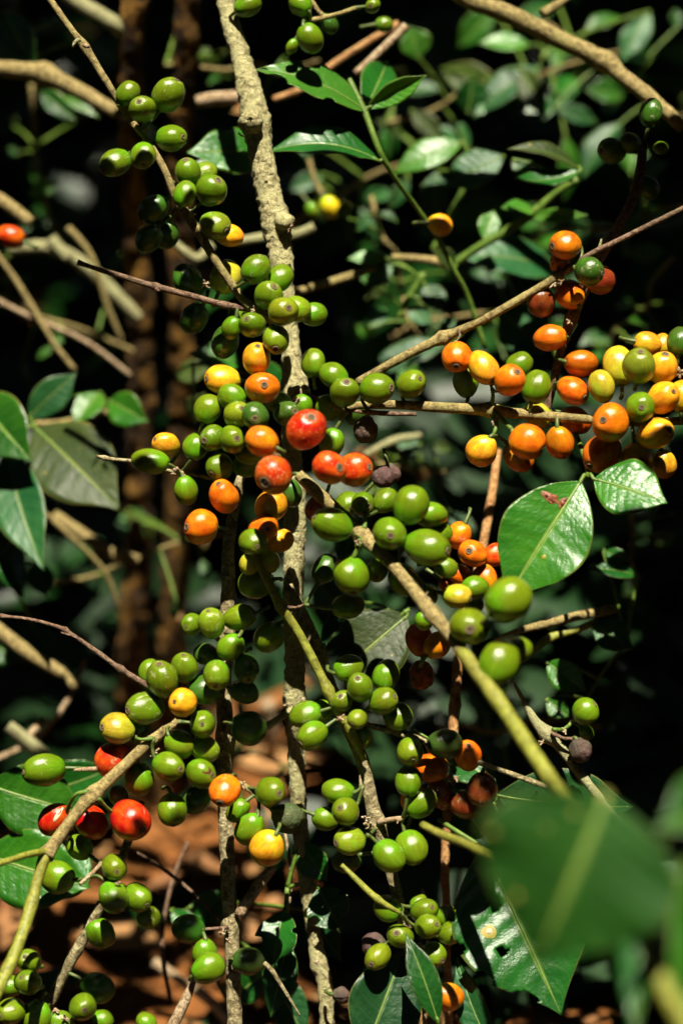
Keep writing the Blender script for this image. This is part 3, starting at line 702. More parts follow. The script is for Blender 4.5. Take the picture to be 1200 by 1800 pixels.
SP('blurred leaves at the edge below the quilted ones', [(-30, 1010, -110, 10), (0, 1000, -110, 9)],
   [((-20, 1000, -110), (40, 930, -104), 90, 20, .06, .2, 'leaf_dull', ''), ((10, 940, -110), (42, 1052, -100), 60, 20, .06, .2, 'leaf', ''), ((60, 990, -120), (88, 1050, -116), 46, 0, .06, .2, 'leaf_dull', ''), ((60, 1100, -140), (92, 1150, -136), 46, 0, .05, .1, 'leaf_dull', ''), ((-20, 1130, -140), (44, 1164, -136), 50, 0, .05, .1, 'leaf', '')], lit=True)
SP('blurred leaves in the top corner behind the blurred branches', [(-30, 20, -150, 10), (10, 60, -150, 9), (40, 110, -150, 9)],
   [((10, 20, -150), (66, 118, -144), 60, 20, .06, .2, 'leaf', ''), ((-30, 70, -150), (56, 122, -144), 60, 20, .06, .2, 'leaf_dull', ''), ((120, 40, -170), (50, 60, -166), 40, 10, .06, .2, 'leaf_dull', ''), ((160, 70, -170), (220, 122, -166), 62, 0, .06, .2, 'leaf_dull', ''), ((70, 160, -160), (134, 212, -156), 40, 15, .06, .2, 'leaf', ''), ((105, 168, -150), (176, 208, -146), 20, 0, .06, .2, 'leaf_young', '')])
SP('broad dark leaves behind the red row at the picture edge', [(-40, 1560, -60, 10), (20, 1500, -60, 10), (60, 1440, -60, 9)],
   [((-20, 1380, -50), (150, 1430, -50), 130, 15, .06, .15, 'leaf_bright', ''), ((-30, 1500, -50), (160, 1560, -40), 140, 10, .06, .15, 'leaf_bright', ''), ((150, 1480, -60), (70, 1590, -50), 110, 10, .06, .15, 'leaf', ''), ((60, 1400, -70), (200, 1350, -70), 90, 20, .05, .15, 'leaf', '')], lit=True)
SP('small leaves in the dark beyond the nearest green cherries', [(1100, 1130, -70, 6), (1060, 1180, -74, 6), (1030, 1230, -76, 6)],
   [((1040, 1100, -60), (1112, 1138, -56), 60, 0, .05, .2, 'leaf_dull', ''), ((960, 1164, -60), (1030, 1216, -54), 56, 10, .05, .2, 'leaf_bright', ''), ((960, 1230, -60), (1000, 1262, -56), 40, 0, .05, .2, 'leaf_bright', ''), ((1120, 1012, -70), (1036, 1000, -66), 36, 25, .06, .2, 'leaf', ''), ((1060, 970, -74), (1110, 985, -70), 26, 0, .05, .2, 'leaf', '')], lit=True)
SP('dark leaves on the soil side behind the black-shadowed cherry and ringed stick', [(300, 1620, -90, 6), (340, 1590, -90, 6)],
   [((395, 1570, -80), (340, 1620, -80), 60, 0, .05, .2, 'leaf', ''), ((300, 1600, -80), (360, 1650, -76), 40, 0, .05, .2, 'leaf', ''), ((470, 1700, -60), (540, 1830, -54), 70, 0, .05, .2, 'leaf_dull', ''), ((400, 1760, -70), (480, 1700, -66), 60, 0, .05, .2, 'leaf', ''), ((540, 1600, -60), (600, 1690, -54), 60, 10, .05, .2, 'leaf_dull', '')])
SP('blurred leaves glowing behind the upper central cluster', [(340, 640, -100, 7), (380, 640, -100, 7)],
   [((430, 640, -100), (330, 620, -96), 60, 10, .06, .2, 'leaf_bright', ''), ((500, 690, -100), (430, 640, -96), 60, 10, .06, .2, 'leaf', ''), ((310, 660, -140), (370, 650, -136), 44, 0, .06, .2, 'leaf_olive', ''), ((340, 740, -130), (360, 690, -126), 50, 0, .06, .2, 'leaf_olive', '')])
SP('blurred leaf bits behind the gap right of the dried purple cherry', [(700, 800, -140, 6), (740, 780, -140, 6)],
   [((700, 765, -140), (735, 800, -136), 36, 0, .06, .2, 'leaf_dull', ''), ((790, 900, -130), (840, 960, -126), 40, 0, .06, .2, 'leaf_dull', ''), ((650, 900, -120), (590, 1000, -116), 60, 10, .06, .2, 'leaf_dull', ''), ((560, 1010, -110), (600, 1090, -106), 60, 10, .06, .2, 'leaf_dull', '')])

def random_sprig(cx, cy, sx, sy, dz, n, seed, label, size=(34, 80), mats=('leaf_bright', 'leaf_dull', 'leaf', 'leaf_young', 'leaf_olive'), lit='some'):
    """a thin twig with leaves scattered along it in pairs"""
    rg = random.Random(seed)
    a = rg.uniform(-.6, .6) + (math.pi / 2 if rg.random() < .4 else 0)
    stem, lv = [], []
    k = 6
    for i in range(k):
        f = i / (k - 1) - .5
        stem.append((cx + sx * f * math.cos(a) * 1.2 + rg.uniform(-12, 12), cy + sy * f * math.sin(a) * 1.2 + rg.uniform(-12, 12), dz + rg.uniform(-8, 8), 9 - 3 * i / k))
    for i in range(n):
        x = cx + rg.uniform(-.5, .5) * sx; y = cy + rg.uniform(-.5, .5) * sy
        b = rg.uniform(0, 6.28); l = rg.uniform(*size)
        d0 = dz + rg.uniform(-50, 20)
        lv.append(((x, y, d0), (x + l * math.cos(b), y + l * math.sin(b) * .8 + l * .25, d0 + rg.uniform(-6, 14)), l * rg.uniform(.4, .6), rg.uniform(-30, 30), rg.uniform(.02, .12), rg.uniform(.1, .4), rg.choice(mats), ''))
    SP(label, stem, lv, mat='branch', lit=lit)
random_sprig(880, 150, 380, 280, -190, 14, 1, 'scattered blurred leaves high up between the green shoot and the thick blurred branch', (60, 125))
random_sprig(1090, 130, 240, 260, -200, 9, 2, 'blurred leaves catching sun above the far upper trio of cherries', (60, 120))
random_sprig(1060, 400, 280, 220, -180, 9, 3, 'blurred leaves around the top of the dangling stem', (55, 110))
random_sprig(700, 480, 240, 220, -150, 11, 4, 'small blurred sunlit leaves between the thick stem and the green shoot', (34, 80))
random_sprig(690, 820, 180, 160, -150, 9, 5, 'blurred tan and green leaf bits beyond the dried purple cherry', (24, 50), ('leaf_dry', 'leaf_dull', 'leaf_olive', 'leaf_dry'))
random_sprig(100, 560, 240, 240, -190, 8, 6, 'dim blurred leaves beside the mossy trunks above the quilted leaves', (30, 60), lit=False)
random_sprig(80, 300, 220, 240, -200, 7, 7, 'dim blurred leaves between the edge branches and the mossy trunks', (30, 60), lit=False)
random_sprig(250, 980, 260, 200, -170, 8, 8, 'yellowed blurred leaf scraps on the mossy trunks below the orange cherries', (24, 46), ('leaf_dry', 'leaf_olive', 'leaf_olive', 'leaf_dull'))
random_sprig(1110, 960, 180, 200, -130, 6, 9, 'few small dark leaves in the black gap beyond the glossy leaf', (26, 50))
random_sprig(470, 1330, 160, 220, -150, 6, 10, 'blurred scraps of leaf in front of the soil beside the lichened stem', (26, 50), ('leaf_dry', 'leaf', 'leaf_olive'))
random_sprig(900, 1280, 240, 140, -150, 6, 11, 'dim leaf scraps under the nearest green cherries', (26, 54), ('leaf', 'leaf_dull', 'leaf_dry'))
random_sprig(420, 120, 220, 160, -170, 6, 12, 'blurred leaf scraps behind the top of the thick stem', (26, 54), ('leaf_olive', 'leaf', 'leaf_dry'))

random_sprig(830, 560, 260, 160, -170, 12, 13, 'layered dim leaves glimpsed under the sloping branch', (40, 90), ('leaf_dull', 'leaf', 'leaf_bright'))
random_sprig(620, 330, 220, 220, -190, 10, 14, 'dim leaves deep behind the folded leaf of the young shoot', (40, 80), ('leaf', 'leaf_dull', 'leaf_olive'))
random_sprig(1120, 540, 180, 160, -160, 9, 15, 'dim leaves behind the fruit above the ripe cluster', (36, 70), ('leaf', 'leaf_bright'))
B('thin_twig', 'thin dark twig crossing the red soil beside the bare grey stalk', 'twig', 'twig', [(240, 1500, -60, 7), (290, 1530, -60, 7), (340, 1570, -58, 6), (392, 1622, -50, 5)], near=False, rough=.12, sides=8)
B('thin_twig', 'thin pale twig rising beside the lower lichened stem', 'twig', 'dead', [(520, 1700, -30, 6), (505, 1620, -34, 6), (512, 1540, -40, 6), (500, 1460, -46, 5)], near=False, rough=.12, sides=8)
B('thin_twig', 'thin rough twig standing between the peeling stem and the rusty stem', 'twig', 'bark2', [(750, 1860, -24, 8), (744, 1740, -24, 8), (752, 1660, -26, 7), (742, 1560, -30, 6)], near=False, rough=.14, sides=8)
B('thin_twig', 'thin dark twig crossing the soil low beside the touching green pair', 'twig', 'twig', [(300, 1760, -80, 8), (285, 1660, -80, 8), (300, 1560, -84, 7), (330, 1480, -88, 6)], near=False, rough=.12, sides=8)
EXTRA_STUBS = {'horizontal_branch': [(868, 740, 10, 9), (612, 708, 2, 9), (1128, 752, 8, 10)], 'top_twig': [(322, 372, 8, 9), (446, 545, 10, 8)], 'dangling_stem': [(1002, 565, 0, 10)], 'bare_grey_stalk': [(392, 1292, 0, 9), (400, 1115, 0, 8)],
               'green_brown_stem': [(598, 1262, 14, 9)], 'diagonal_branch': [(748, 1050, 52, 10), (628, 952, 34, 9)], 'peeling_stem': [(742, 1645, 10, 8), (718, 1632, 6, 8), (700, 1442, 10, 8)]}
for b in BR:
    b['stubs'] = list(b['stubs']) + EXTRA_STUBS.get(b['name'], [])

for pts, lab, mt in (
    ([(-20, 520, -150, 9), (60, 560, -152, 10), (150, 600, -156, 9), (230, 660, -160, 8)], 'blurred pale twig sagging across the dark toward the mossy trunks', 'dead'),
    ([(120, 400, -160, 12), (160, 450, -160, 11), (190, 540, -164, 10), (215, 600, -168, 8)], 'blurred tan twig dropping beside the outer mossy trunk', 'branch'),
    ([(40, 860, -140, 10), (110, 930, -142, 11), (180, 1000, -150, 10), (210, 1070, -156, 8)], 'blurred tan twig sloping under the quilted leaves', 'branch'),
    ([(300, 420, -130, 12), (345, 455, -132, 18), (372, 430, -134, 16)], 'blurred pale stub behind the shadowed cherry above the bare brown twig', 'pale_stem'),
    ([(-20, 1340, -130, 10), (60, 1300, -134, 11), (120, 1230, -138, 9), (150, 1160, -142, 8)], 'blurred thin twig rising behind the oval green cherry that stands alone', 'dead'),
    ([(640, 800, -130, 10), (690, 775, -132, 14), (740, 765, -134, 10)], 'blurred pale twig behind the dried purple cherry', 'pale_stem')):
    B('blurred_twig', lab, 'twig', mt, pts, near=False, rough=.08, sides=10)
# ------------------------------------------------------------------ the cherries
# x y radius colour  axis(x y, b = blossom end turned away)  depth  flags | label
CHERRIES = '''
225 165 22 g -.3 -.5b 0 | green cherry at the start of the top twig's fruit, half behind a scarred one
251 192 24 g -.14 -.3 8 | green cherry facing us with its scar, beside the top twig's highest fruit
296 167 28 g .5 -.75 2 | large round green cherry standing highest on the twig from the top edge
301 243 26 g .8 .02 0 | green cherry pointing sideways, alone just beneath the highest large green one
252 273 23 g .1 .8 6 | round green cherry hanging tight against the top twig's near side
203 286 26 g -.65 .55 0 e1.2 | oval dull green cherry sticking out farthest on the top twig's empty side
330 304 25 g -.1 -.8 4 | round green cherry topping the four-fruit knot midway down the top twig
360 304 20 lg .3 -.3b -10 | mostly hidden pale green cherry wedged between two larger ones of the twig knot
371 335 28 g .5 -.5 6 | largest mottled green cherry of the four-fruit knot midway down the top twig
325 341 20 g 0 -.7b 12 | small green cherry pressed to the top twig beneath its knot's upper fruit
378 396 26 lg .75 .45 6 e1.2 | green cherry with side scar lying over an orange one on the top twig
403 414 22 y .5 .5b -8 | orange cherry peeping out from under a green one on the top twig
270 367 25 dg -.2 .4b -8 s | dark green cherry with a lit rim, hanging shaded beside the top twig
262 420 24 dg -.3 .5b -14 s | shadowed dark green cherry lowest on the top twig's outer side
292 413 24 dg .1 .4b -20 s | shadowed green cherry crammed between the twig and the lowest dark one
450 473 26 g .1 -.5b 10 | round green cherry at the peak of the cluster crossing the thick stem
491 490 23 g .3 -.2b 4 | green cherry overlapping the thick stem's edge, second from the cluster's peak
471 520 24 g .45 -.5 14 | green cherry with upward scar below the peak of the stem-crossing cluster
497 547 26 lg .4 -.1 20 e1.2 | oval green cherry with bluish scar lying across the thick stem
521 543 24 lg .3 .2b 6 | yellowish green cherry half behind the oval one on the thick stem
552 553 21 g .3 -.4b 4 e1.2 | green cherry sticking out beyond the thick stem's far edge
443 571 24 g -.35 -.3 12 | round green cherry just under the meeting point of two thin twigs
407 576 19 g -.3 0b 2 | small green cherry tucked behind a round one under the meeting twigs
485 597 25 lg 0 .65 16 | olive green cherry with downward scar right above the upper yellow cherry
397 487 27 ol .2 -.5b -12 | yellow-green cherry crossed by the dark lower end of the top twig
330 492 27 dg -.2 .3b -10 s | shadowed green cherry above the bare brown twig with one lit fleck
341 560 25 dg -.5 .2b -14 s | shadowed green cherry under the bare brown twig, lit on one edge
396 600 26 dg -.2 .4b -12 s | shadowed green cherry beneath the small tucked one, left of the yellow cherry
416 552 15 g 0 -.5b -8 | sliver of a green cherry above the fruit where the two twigs meet
451 631 27 y .1 -.75 14 | upright yellow-orange cherry with a scar on its top, above the central cluster
392 667 28 y -.9 0 8 e1.2 | yellow-orange cherry lying sideways, outermost of the upper three ripe ones
461 682 30 o .15 -.1 14 e1.15 | orange cherry with central scar, lowest of the upper three ripe ones
407 698 23 g -.1 -.3b 10 | green cherry squeezed beneath the sideways yellow-orange one
365 719 24 g -.2 .6b 4 e1.15 | oval green cherry on the central cluster's outer upper edge
417 728 24 lg .4 -.35 14 | yellowish green cherry with scar between the oval and the dark striped one
449 731 25 dg 0 .2 16 | dark green cherry with pale scar facing us, right under the orange one
490 707 22 lg .4 -.3b -4 | light green cherry mostly behind the orange one near the stem joint
505 727 24 dg .5 -.1 6 | dusty dark green cherry against the top of the big red one
531 713 19 g .5 -.2b -8 | green cherry peeping over the shoulder of the big red one
374 770 23 g -.5 .2 8 | green cherry with a side scar, left neighbour of the scar-facing dark one
408 773 25 g .35 -.05 18 | green cherry with a crisp round scar touching the speckled small orange one
344 785 23 g -.4 .3b 0 e1.2 | green cherry at the outermost edge of the central cluster
385 820 24 g -.45 .5 6 e1.2 | glossy dark oval green cherry hanging at the base of the central cluster
440 797 23 g -.2 .5b 4 | green cherry showing only beneath the speckled small orange one
433 818 21 g -.3 .4b -8 | green cherry shaded behind the speckled red one with a torn crown
538 755 37 r .27 -.58 46 sp e1.0 | biggest bright red speckled cherry in the middle of the picture
461 776 29 o -.2 .2b 40 sp e1.15 @500,795 | smaller speckled orange cherry left of the biggest red one
481 834 35 ro -.45 .45 50 sp2 e.98 crown | speckled orange-red cherry with a large black scar and dry crown threads
578 822 31 ro .65 0 50 sp e1.05 | speckled red-orange cherry in front of its twin, scar turned aside
622 826 31 ro .85 -.15 36 sp e1.05 | speckled orange cherry behind its twin, beneath the biggest red one
583 778 23 g .3 -.2b 8 | bright green cherry tucked behind the biggest red one
643 755 21 b .1 .9b 4 dry e1.25 @660,728 | dried purple pear-shaped cherry dangling under the broken twig
672 838 20 b .2 .3b -4 dry e1.1 | shrivelled purple-grey cherry beside the speckled orange twins
688 832 16 b .5 .2b -14 dry | small dark shrivelled cherry behind the purple-grey one
550 638 22 g .1 -.4b -2 e1.2 | green cherry first in the row beyond the thick stem
586 660 24 g .1 -.5b 2 | dull green cherry second in the row beyond the thick stem
606 689 25 g .1 -.55 12 e1.2 | green cherry with upward scar, third in the row beyond the thick stem
662 683 30 g .85 0 14 e1.05 | largest green cherry above the horizontal branch, mottled with dust
722 675 26 g .55 -.3 6 e1.15 | green cherry at the free end of the row above the horizontal branch
578 716 22 g .2 -.2b -10 | green cherry crossed by the start of the horizontal branch
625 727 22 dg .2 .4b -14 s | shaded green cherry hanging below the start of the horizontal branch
803 627 28 o -.1 .6 8 | orange cherry with dark scar beneath the knuckle of the sloping branch
849 646 27 y .5 .8 12 sp | yellow cherry between two orange ones below the sloping branch
895 669 28 o .4 -.45 20 | orange cherry with a ringed scar above the horizontal branch's joint
911 642 22 g .2 -.3b 0 | green cherry behind the ring-scarred orange one
942 680 26 g .3 -.6b 6 | green cherry resting over the horizontal branch beside the ring-scarred orange
818 671 24 g -.3 .4b -6 | green cherry peeping out beneath the orange one at the knuckle
846 792 27 y -.1 .4b 10 @866,757 sp | yellow cherry hanging on a ringed green stalk under the horizontal branch
926 776 31 o .8 .5 20 e1.05 @890,745 | orange cherry with black-edged scar hanging under the horizontal branch's joint
911 803 26 od .1 .5b 2 | amber cherry half hidden below the black-scarred orange one
983 778 26 od .3 .5b 4 | orange cherry hanging alone between two ripe clusters under the branch
945 730 23 ol .2 .2b -12 | yellow-green cherry crossed by the horizontal branch
1010 738 25 od 0 .3b -16 | orange cherry partly hidden behind the horizontal branch
1072 743 35 o -.5 -.1 26 e1.05 | large glossy orange cherry in front of the horizontal branch
1057 797 34 od -.6 .6 14 | deep orange cherry with dark scar beneath the large glossy one
1151 762 30 y .65 -.2 24 | yellow-orange cherry next to the large glossy one, scar to the side
1118 808 29 y .2 .5b 10 | yellow-orange cherry resting on the small leaf under the ripe cluster
1166 815 24 yd .4 .5b 4 | half-shaded amber cherry at the low outer corner of the ripe cluster
1124 716 27 g -.05 .05 26 | green cherry with centred scar amid the yellow ones of the ripe cluster
1164 699 29 y .45 -.3 18 | yellow-orange cherry touching the centred-scar green one on its far side
1199 697 27 y .3 -.2b 8 | yellow-orange cherry cut by the picture's edge beside the ripe cluster
1122 643 32 og 0 -.75 20 e1.0 | large streaky olive green cherry crowning the ripe cluster
1087 643 30 ol -.2 -.2b 4 | yellow cherry half behind the large streaky olive green one
1163 647 28 y .1 -.8 6 | orange-yellow cherry behind the streaky olive green one's outer side
1137 604 23 yd 0 -.3b -8 | dull yellow cherry above the streaky olive green one
1162 606 18 yd .3 -.3b -12 | small yellow cherry at the very back of the ripe cluster's top
1056 679 26 ol -.3 .2b 6 | olive yellow cherry between the ripe cluster and the dangling stem's oranges
1005 686 26 od .7 .5 2 | brownish orange cherry with a scar, lowest on the dangling stem
1020 639 26 od .1 -.2b -2 | plain orange cherry on the dangling stem beside the olive yellow one
1193 600 23 dg .2 -.3b 0 | dark green cherry cut by the picture's edge above the ripe cluster
993 431 28 o -.9 .1 6 e1.1 @1030,447 | glossy orange cherry topmost on the dangling stem, above the sloping branch
984 464 21 od -.2 .4 2 scar | blotched orange cherry under the topmost one, behind the sloping branch
1035 477 25 dg .85 .2 14 e1.1 | dark green cherry in front of the sloping branch's mossy part
1054 492 25 rd .4 .3b 0 s | dark brownish red cherry in the shadow of the green one
1000 517 26 o 0 -.2b -4 | bright orange cherry just beneath the mossy part of the sloping branch
951 531 25 rd -.2 .2b -2 scar | reddish brown blotched cherry outermost beneath the sloping branch
966 594 25 od -.3 .2b -4 | deep orange cherry halfway down the dangling stem
1143 199 22 dg 0 -.4b -30 | green cherry touching the end of the thick blurred branch
1107 252 20 dg -.3 -.1 -26 | green cherry with a scar facing us, middle of the far upper trio
1075 265 23 g -.85 .1 -30 e1.2 | oval green cherry pointing outward in the far upper trio
1160 260 13 g .2 0 -34 | tiny green cherry with a scar in the far upper group
1138 330 21 dg .1 .2b -30 s | shaded green cherry hanging alone above the reddish end of the sloping branch
435 10 21 g -.4 .2b -40 | green cherry at the picture's top edge beside the thick stem
528 8 21 g .1 .6b -36 | green cherry at the top edge over a short cut stick
545 68 24 g .7 .4b -34 e1.15 | largest green cherry beneath the short cut stick near the top
655 10 14 g -.3 .3 -40 | small green cherry at the top edge past the short cut stick
513 82 11 g 0 .2b -40 e1.4 | tiny slender green bud fruit beside the largest cherry near the top
578 42 16 dg 0 .2b -50 s | shaded green cherry hidden behind the short cut stick
675 43 14 g .1 .1b -80 | blurred green cherry where two dry sticks meet near the top
773 395 20 y .1 .2b -70 | blurred yellow-orange cherry on the thin green shoot
580 365 18 yl .1 .5b -150 | blurred lemon yellow cherry behind the thick stem's side knob
549 370 13 g 0 .2b -150 | blurred small green cherry beside the lemon yellow one
20 416 22 ro -.2 0b -100 | blurred orange-red cherry at the picture's edge
584 922 32 g -.85 -.4 38 e1.25 | large oval green cherry lying under the diagonal branch
685 938 31 g 0 .1 42 | green cherry facing us with a brown sunken scar on the diagonal branch
722 888 32 g .1 -.6b 40 | largest round green cherry above the diagonal branch
677 880 22 g -.3 -.2b 24 | green cherry behind the largest round one above the diagonal branch
757 905 25 g .4 .1b 22 | green cherry behind the largest round one on its far side
749 962 33 g .9 .15 42 e1.25 | long oval green cherry pointing sideways above the diagonal branch's middle
774 938 19 g .4 -.3b 20 | small green cherry over the long oval one, touching the orange group
617 1011 33 g .1 .9 30 e1.12 | large upright oval green cherry hanging below the diagonal branch's joint
663 1003 21 g -.1 .55 22 e1.15 | half-lit green cherry between the upright oval one and the diagonal branch
571 1000 24 dg -.2 .2b 6 s | black-shadowed green cherry with one lit patch beside the upright oval one
612 1065 25 g .6 -.3b 12 | green cherry with a beak-like tip under the large upright oval one
709 1020 27 g .3 .5b 22 s | shaded green cherry under the middle of the diagonal branch
783 998 19 g .2 .4b 26 | small green cherry under the far tip of the long oval one
754 1045 16 lg -.2 .3b 26 | small yellow-green cherry at the diagonal branch beside a dry husk
803 1048 23 ol .9 .2 32 | dull yellow cherry above the blurred nearest green ones
834 1034 23 g .3 -.2b 24 e1.1 | green cherry between the dull yellow one and the blurred nearest one
832 1062 16 g .3 .3b 22 | small green cherry below the dull yellow one
745 1090 17 g -.4 .3b 30 | green cherry sliver below the reddish part of the diagonal branch
611 885 23 g .2 .3 10 s | half-shadowed green cherry under the speckled orange twins
637 886 22 g .4 .15 12 | green cherry with small scar under the speckled orange twins
562 893 25 rd -.3 .3b -4 s | dark red shadowed cherry behind the large oval green one
893 1054 42 g .3 .2b 92 e1.05 | nearest blurred green cherry covering the glossy leaf's tip
825 1101 36 g -.05 .1 78 e1.1 | blurred green cherry with faint scar, next below the nearest one
877 1165 36 g -.5 -.8b 88 e1.25 | blurred pointed green cherry hanging lowest of the nearest three
908 1143 24 g .5 -.2b 70 e1.2 | blurred green cherry tucked behind the pointed nearest one
806 941 23 o 0 -.4b 0 | orange cherry topmost in the smooth orange group by the glossy leaf
830 973 26 o -.3 -.2 8 e1.1 | orange cherry with a dark dot in the smooth orange group
808 1011 21 o -.1 .3b 0 | lower inner orange cherry of the smooth orange group
851 1018 22 o .3 .3b 4 | lower outer orange cherry of the smooth orange group
869 976 20 ro .5 0b -6 | red-orange cherry partly covered by the glossy leaf's edge
785 1028 15 ro 0 .3b -4 | small orange cherry sliver above a dry husk
737 1125 25 ro -.3 -.2b 8 | red-orange cherry joined to a shaded one above the rotten cherry
768 1134 24 o .7 .3b 12 e1.15 | orange cherry in half shade under the diagonal branch's end
740 1185 25 rr .2 .4 0 scar dry | rotten split red cherry below the joined red-orange pair
337 1097 20 g -.4 .15 4 | green cherry peeping out behind a larger one above the lower left cluster
372 1096 25 lg -.2 -.85 12 e1.12 | upright green cherry with a pale scrape beside the thin bare stem
421 1085 25 g .2 -.3b 4 | green cherry on the far side of the thin bare stem from the scraped one
405 1138 24 g -.2 0b 10 | half-shaded green cherry in front of the thin bare stem
473 1120 27 g .1 .4b 2 s | green cherry in shade with a lit cap, beside the green-brown stem
325 1174 25 g -.05 -.85 8 | round green cherry with a top scar above the single yellow-orange one
285 1194 29 g -.1 -.85 14 | largest green cherry of the lower left cluster, at the bare twig's end
262 1180 20 g -.4 -.3b 0 | green cherry mostly behind the largest one at the bare twig's end
381 1187 26 g -.05 .7 18 e1.1 | green cherry with a whitish scaly patch and bottom scar
360 1213 27 dg .3 .3b 6 | dark green cherry shaded by the whitish scaly one
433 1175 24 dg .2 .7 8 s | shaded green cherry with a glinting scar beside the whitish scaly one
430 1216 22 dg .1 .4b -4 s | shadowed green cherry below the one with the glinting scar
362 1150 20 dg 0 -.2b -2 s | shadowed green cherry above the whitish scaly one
322 1235 26 y -.45 -.15 22 | single yellow-orange cherry with a scar facing us amid green ones
255 1245 29 g -.8 .05 10 e1.25 | oval green cherry left of the single yellow-orange one
356 1273 25 g .05 -.1 14 | green cherry with a dark dot scar facing us, below the scaly one
207 1280 29 ol -.85 -.1 14 sp e1.15 | brown-flecked olive cherry with a blackened end
243 1280 22 g 0 -.3b 4 | green cherry behind the brown-flecked olive one and the forked branch
316 1308 25 lg .1 -.3b 12 | bright yellow-green cherry right of the forked branch's tip
360 1316 23 lg .4 0b 8 | yellow-green cherry pressed against the thin bare stem
296 1347 26 g .75 .1 18 | striped green cherry with a side scar under the bright yellow-green one
353 1360 26 g .8 .0 14 bite e1.15 | green cherry with a dark brown bite wound
200 1335 34 r .1 .1b 6 e1.05 | red cherry crossed by the forked branch, highest of the red ones
245 1370 26 g -.3 .5b 2 e1.2 | half-shaded green cherry beneath the forked branch
208 1398 17 g .1 .4b -8 s | small shaded green cherry below the forked branch's joint
78 1354 30 g -.9 .05 14 e1.3 @168,1352 | oval green cherry standing off alone on a short stalk
303 1423 27 g .1 .85 10 | green cherry with a bottom scar hanging in front of the red soil
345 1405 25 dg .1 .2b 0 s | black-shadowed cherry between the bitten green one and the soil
395 1390 28 o -.25 .6 22 | orange cherry in front of the thin bare stem
475 1391 26 g .55 0 12 @432,1383 | green cherry held out on a twig beside the orange one
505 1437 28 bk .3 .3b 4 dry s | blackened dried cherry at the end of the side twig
439 1457 25 g .1 .5b 12 e1.2 @425,1395 | upright green cherry hanging on a long stalk above an orange one
418 1425 19 g -.1 .5b 0 e1.3 | narrow green cherry tucked between stem and the upright one
470 1490 30 y -.6 .7b 16 | yellow-orange cherry hanging lowest under the side twig
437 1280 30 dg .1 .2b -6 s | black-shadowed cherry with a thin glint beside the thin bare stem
537 1256 25 g -.3 0b 8 | half-shaded green cherry at the foot of the lichened stem
563 1250 22 lg .4 -.1b 0 | light green cherry behind the half-shaded one at the stem's foot
549 1293 26 g -.75 .45 14 e1.2 | oval green cherry with a side scar below the half-shaded one
97 1440 29 r -.2 .3b 2 @125,1400 wound | red cherry split with a white streak, outermost of the red row
161 1445 28 r 0 .4b 6 @170,1405 | red cherry with a torn shoulder, middle of the red row
229 1441 36 r .65 .35 14 e1.12 | largest red cherry with a grey ringed scar, end of the red row
140 1489 22 g -.1 -.2b -4 | half-shaded green cherry below the middle of the red row
102 1542 28 g -.6 0b 4 e1.2 @165,1530 | oval green cherry standing against green leaves below the red row
201 1525 24 g .3 .1 8 | green cherry with a ringed scar, above a touching green pair
200 1577 26 g .35 .75 10 | inner one of the touching green pair, scar pointing down
242 1577 25 g .65 .35 6 | outer one of the touching green pair, scar pointing aside
177 1640 26 g -.4 .3b -6 | half-shaded green cherry beside the dark stem above the bottom group
262 1612 20 g .5 .5b -10 s | shaded green cherry showing only a lit rim under the touching pair
52 1690 23 g -.2 -.5 6 | half-shadowed green cherry highest of the bottom corner group
50 1727 24 g -.4 -.55 14 e1.12 | upright green cherry with a tan scar in the bottom corner group
20 1777 24 g -.6 .1 10 | green cherry at the very corner of the picture
65 1787 27 g .1 .3b 6 | green cherry with a dark shadow band on the bottom edge
146 1770 26 g .25 -.05 12 | green cherry with a ringed scar facing us on the bottom edge
108 1797 21 g 0 -.2b 4 | dull green cherry cut by the bottom edge between two bigger ones
181 1792 18 g .5 0b 0 | green cherry cut by the bottom edge beside the ring-scarred one
257 1797 18 g 0 -.3b 0 | lone green cherry cut by the bottom edge in front of the dark trunk
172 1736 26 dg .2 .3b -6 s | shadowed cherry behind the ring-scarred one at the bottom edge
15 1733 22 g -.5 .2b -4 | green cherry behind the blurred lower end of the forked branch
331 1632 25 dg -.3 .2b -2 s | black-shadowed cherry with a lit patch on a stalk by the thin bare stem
366 1702 27 g -.2 .5b 12 | round green cherry hanging at the foot of the thin bare stem
360 1674 22 g -.4 -.3b 2 | green cherry behind the round one at the foot of the thin bare stem
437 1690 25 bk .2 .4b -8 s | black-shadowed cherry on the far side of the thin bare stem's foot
612 1174 24 g -.1 -.4b 8 | green cherry highest in the cluster by the olive leaf
632 1208 24 g -.15 -.65 16 | green cherry with a round upward scar in the cluster by the olive leaf
678 1187 25 g .4 .1b 8 | green cherry with a shaded side touching the olive leaf
673 1232 25 g .8 -.35 14 | green cherry with a side scar below the one touching the olive leaf
698 1259 26 g .7 .4 6 e1.1 | lowest large green cherry of the cluster by the olive leaf
602 1233 20 g -.2 -.5 10 e1.15 | green cherry wedged against the green-brown stem
628 1264 18 lg -.5 .45 18 | smallest yellow-green cherry in front of the green-brown stem's cluster
638 1297 17 g .3 .3b 0 | shaded green cherry below the smallest yellow-green one
720 1320 24 lg .2 .55 14 | green cherry with a dusty face hanging under the grey side twig
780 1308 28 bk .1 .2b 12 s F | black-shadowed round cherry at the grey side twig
718 1373 24 g 0 -.3b 10 | half-shaded green cherry below the dusty-faced one
740 1412 25 g -.2 .2b 8 s | green cherry mostly in shadow over orange ones
758 1350 26 od 0 .2b -4 | orange cherry behind the half-shaded green one
822 1328 26 o 0 -.7 6 | orange cherry with a dark top scar below the grey side twig
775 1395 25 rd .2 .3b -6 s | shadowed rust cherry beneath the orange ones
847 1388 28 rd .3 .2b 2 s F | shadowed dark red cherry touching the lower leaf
815 1415 24 rd 0 .4b -2 s F | shadowed brown-red cherry lowest beneath the orange ones
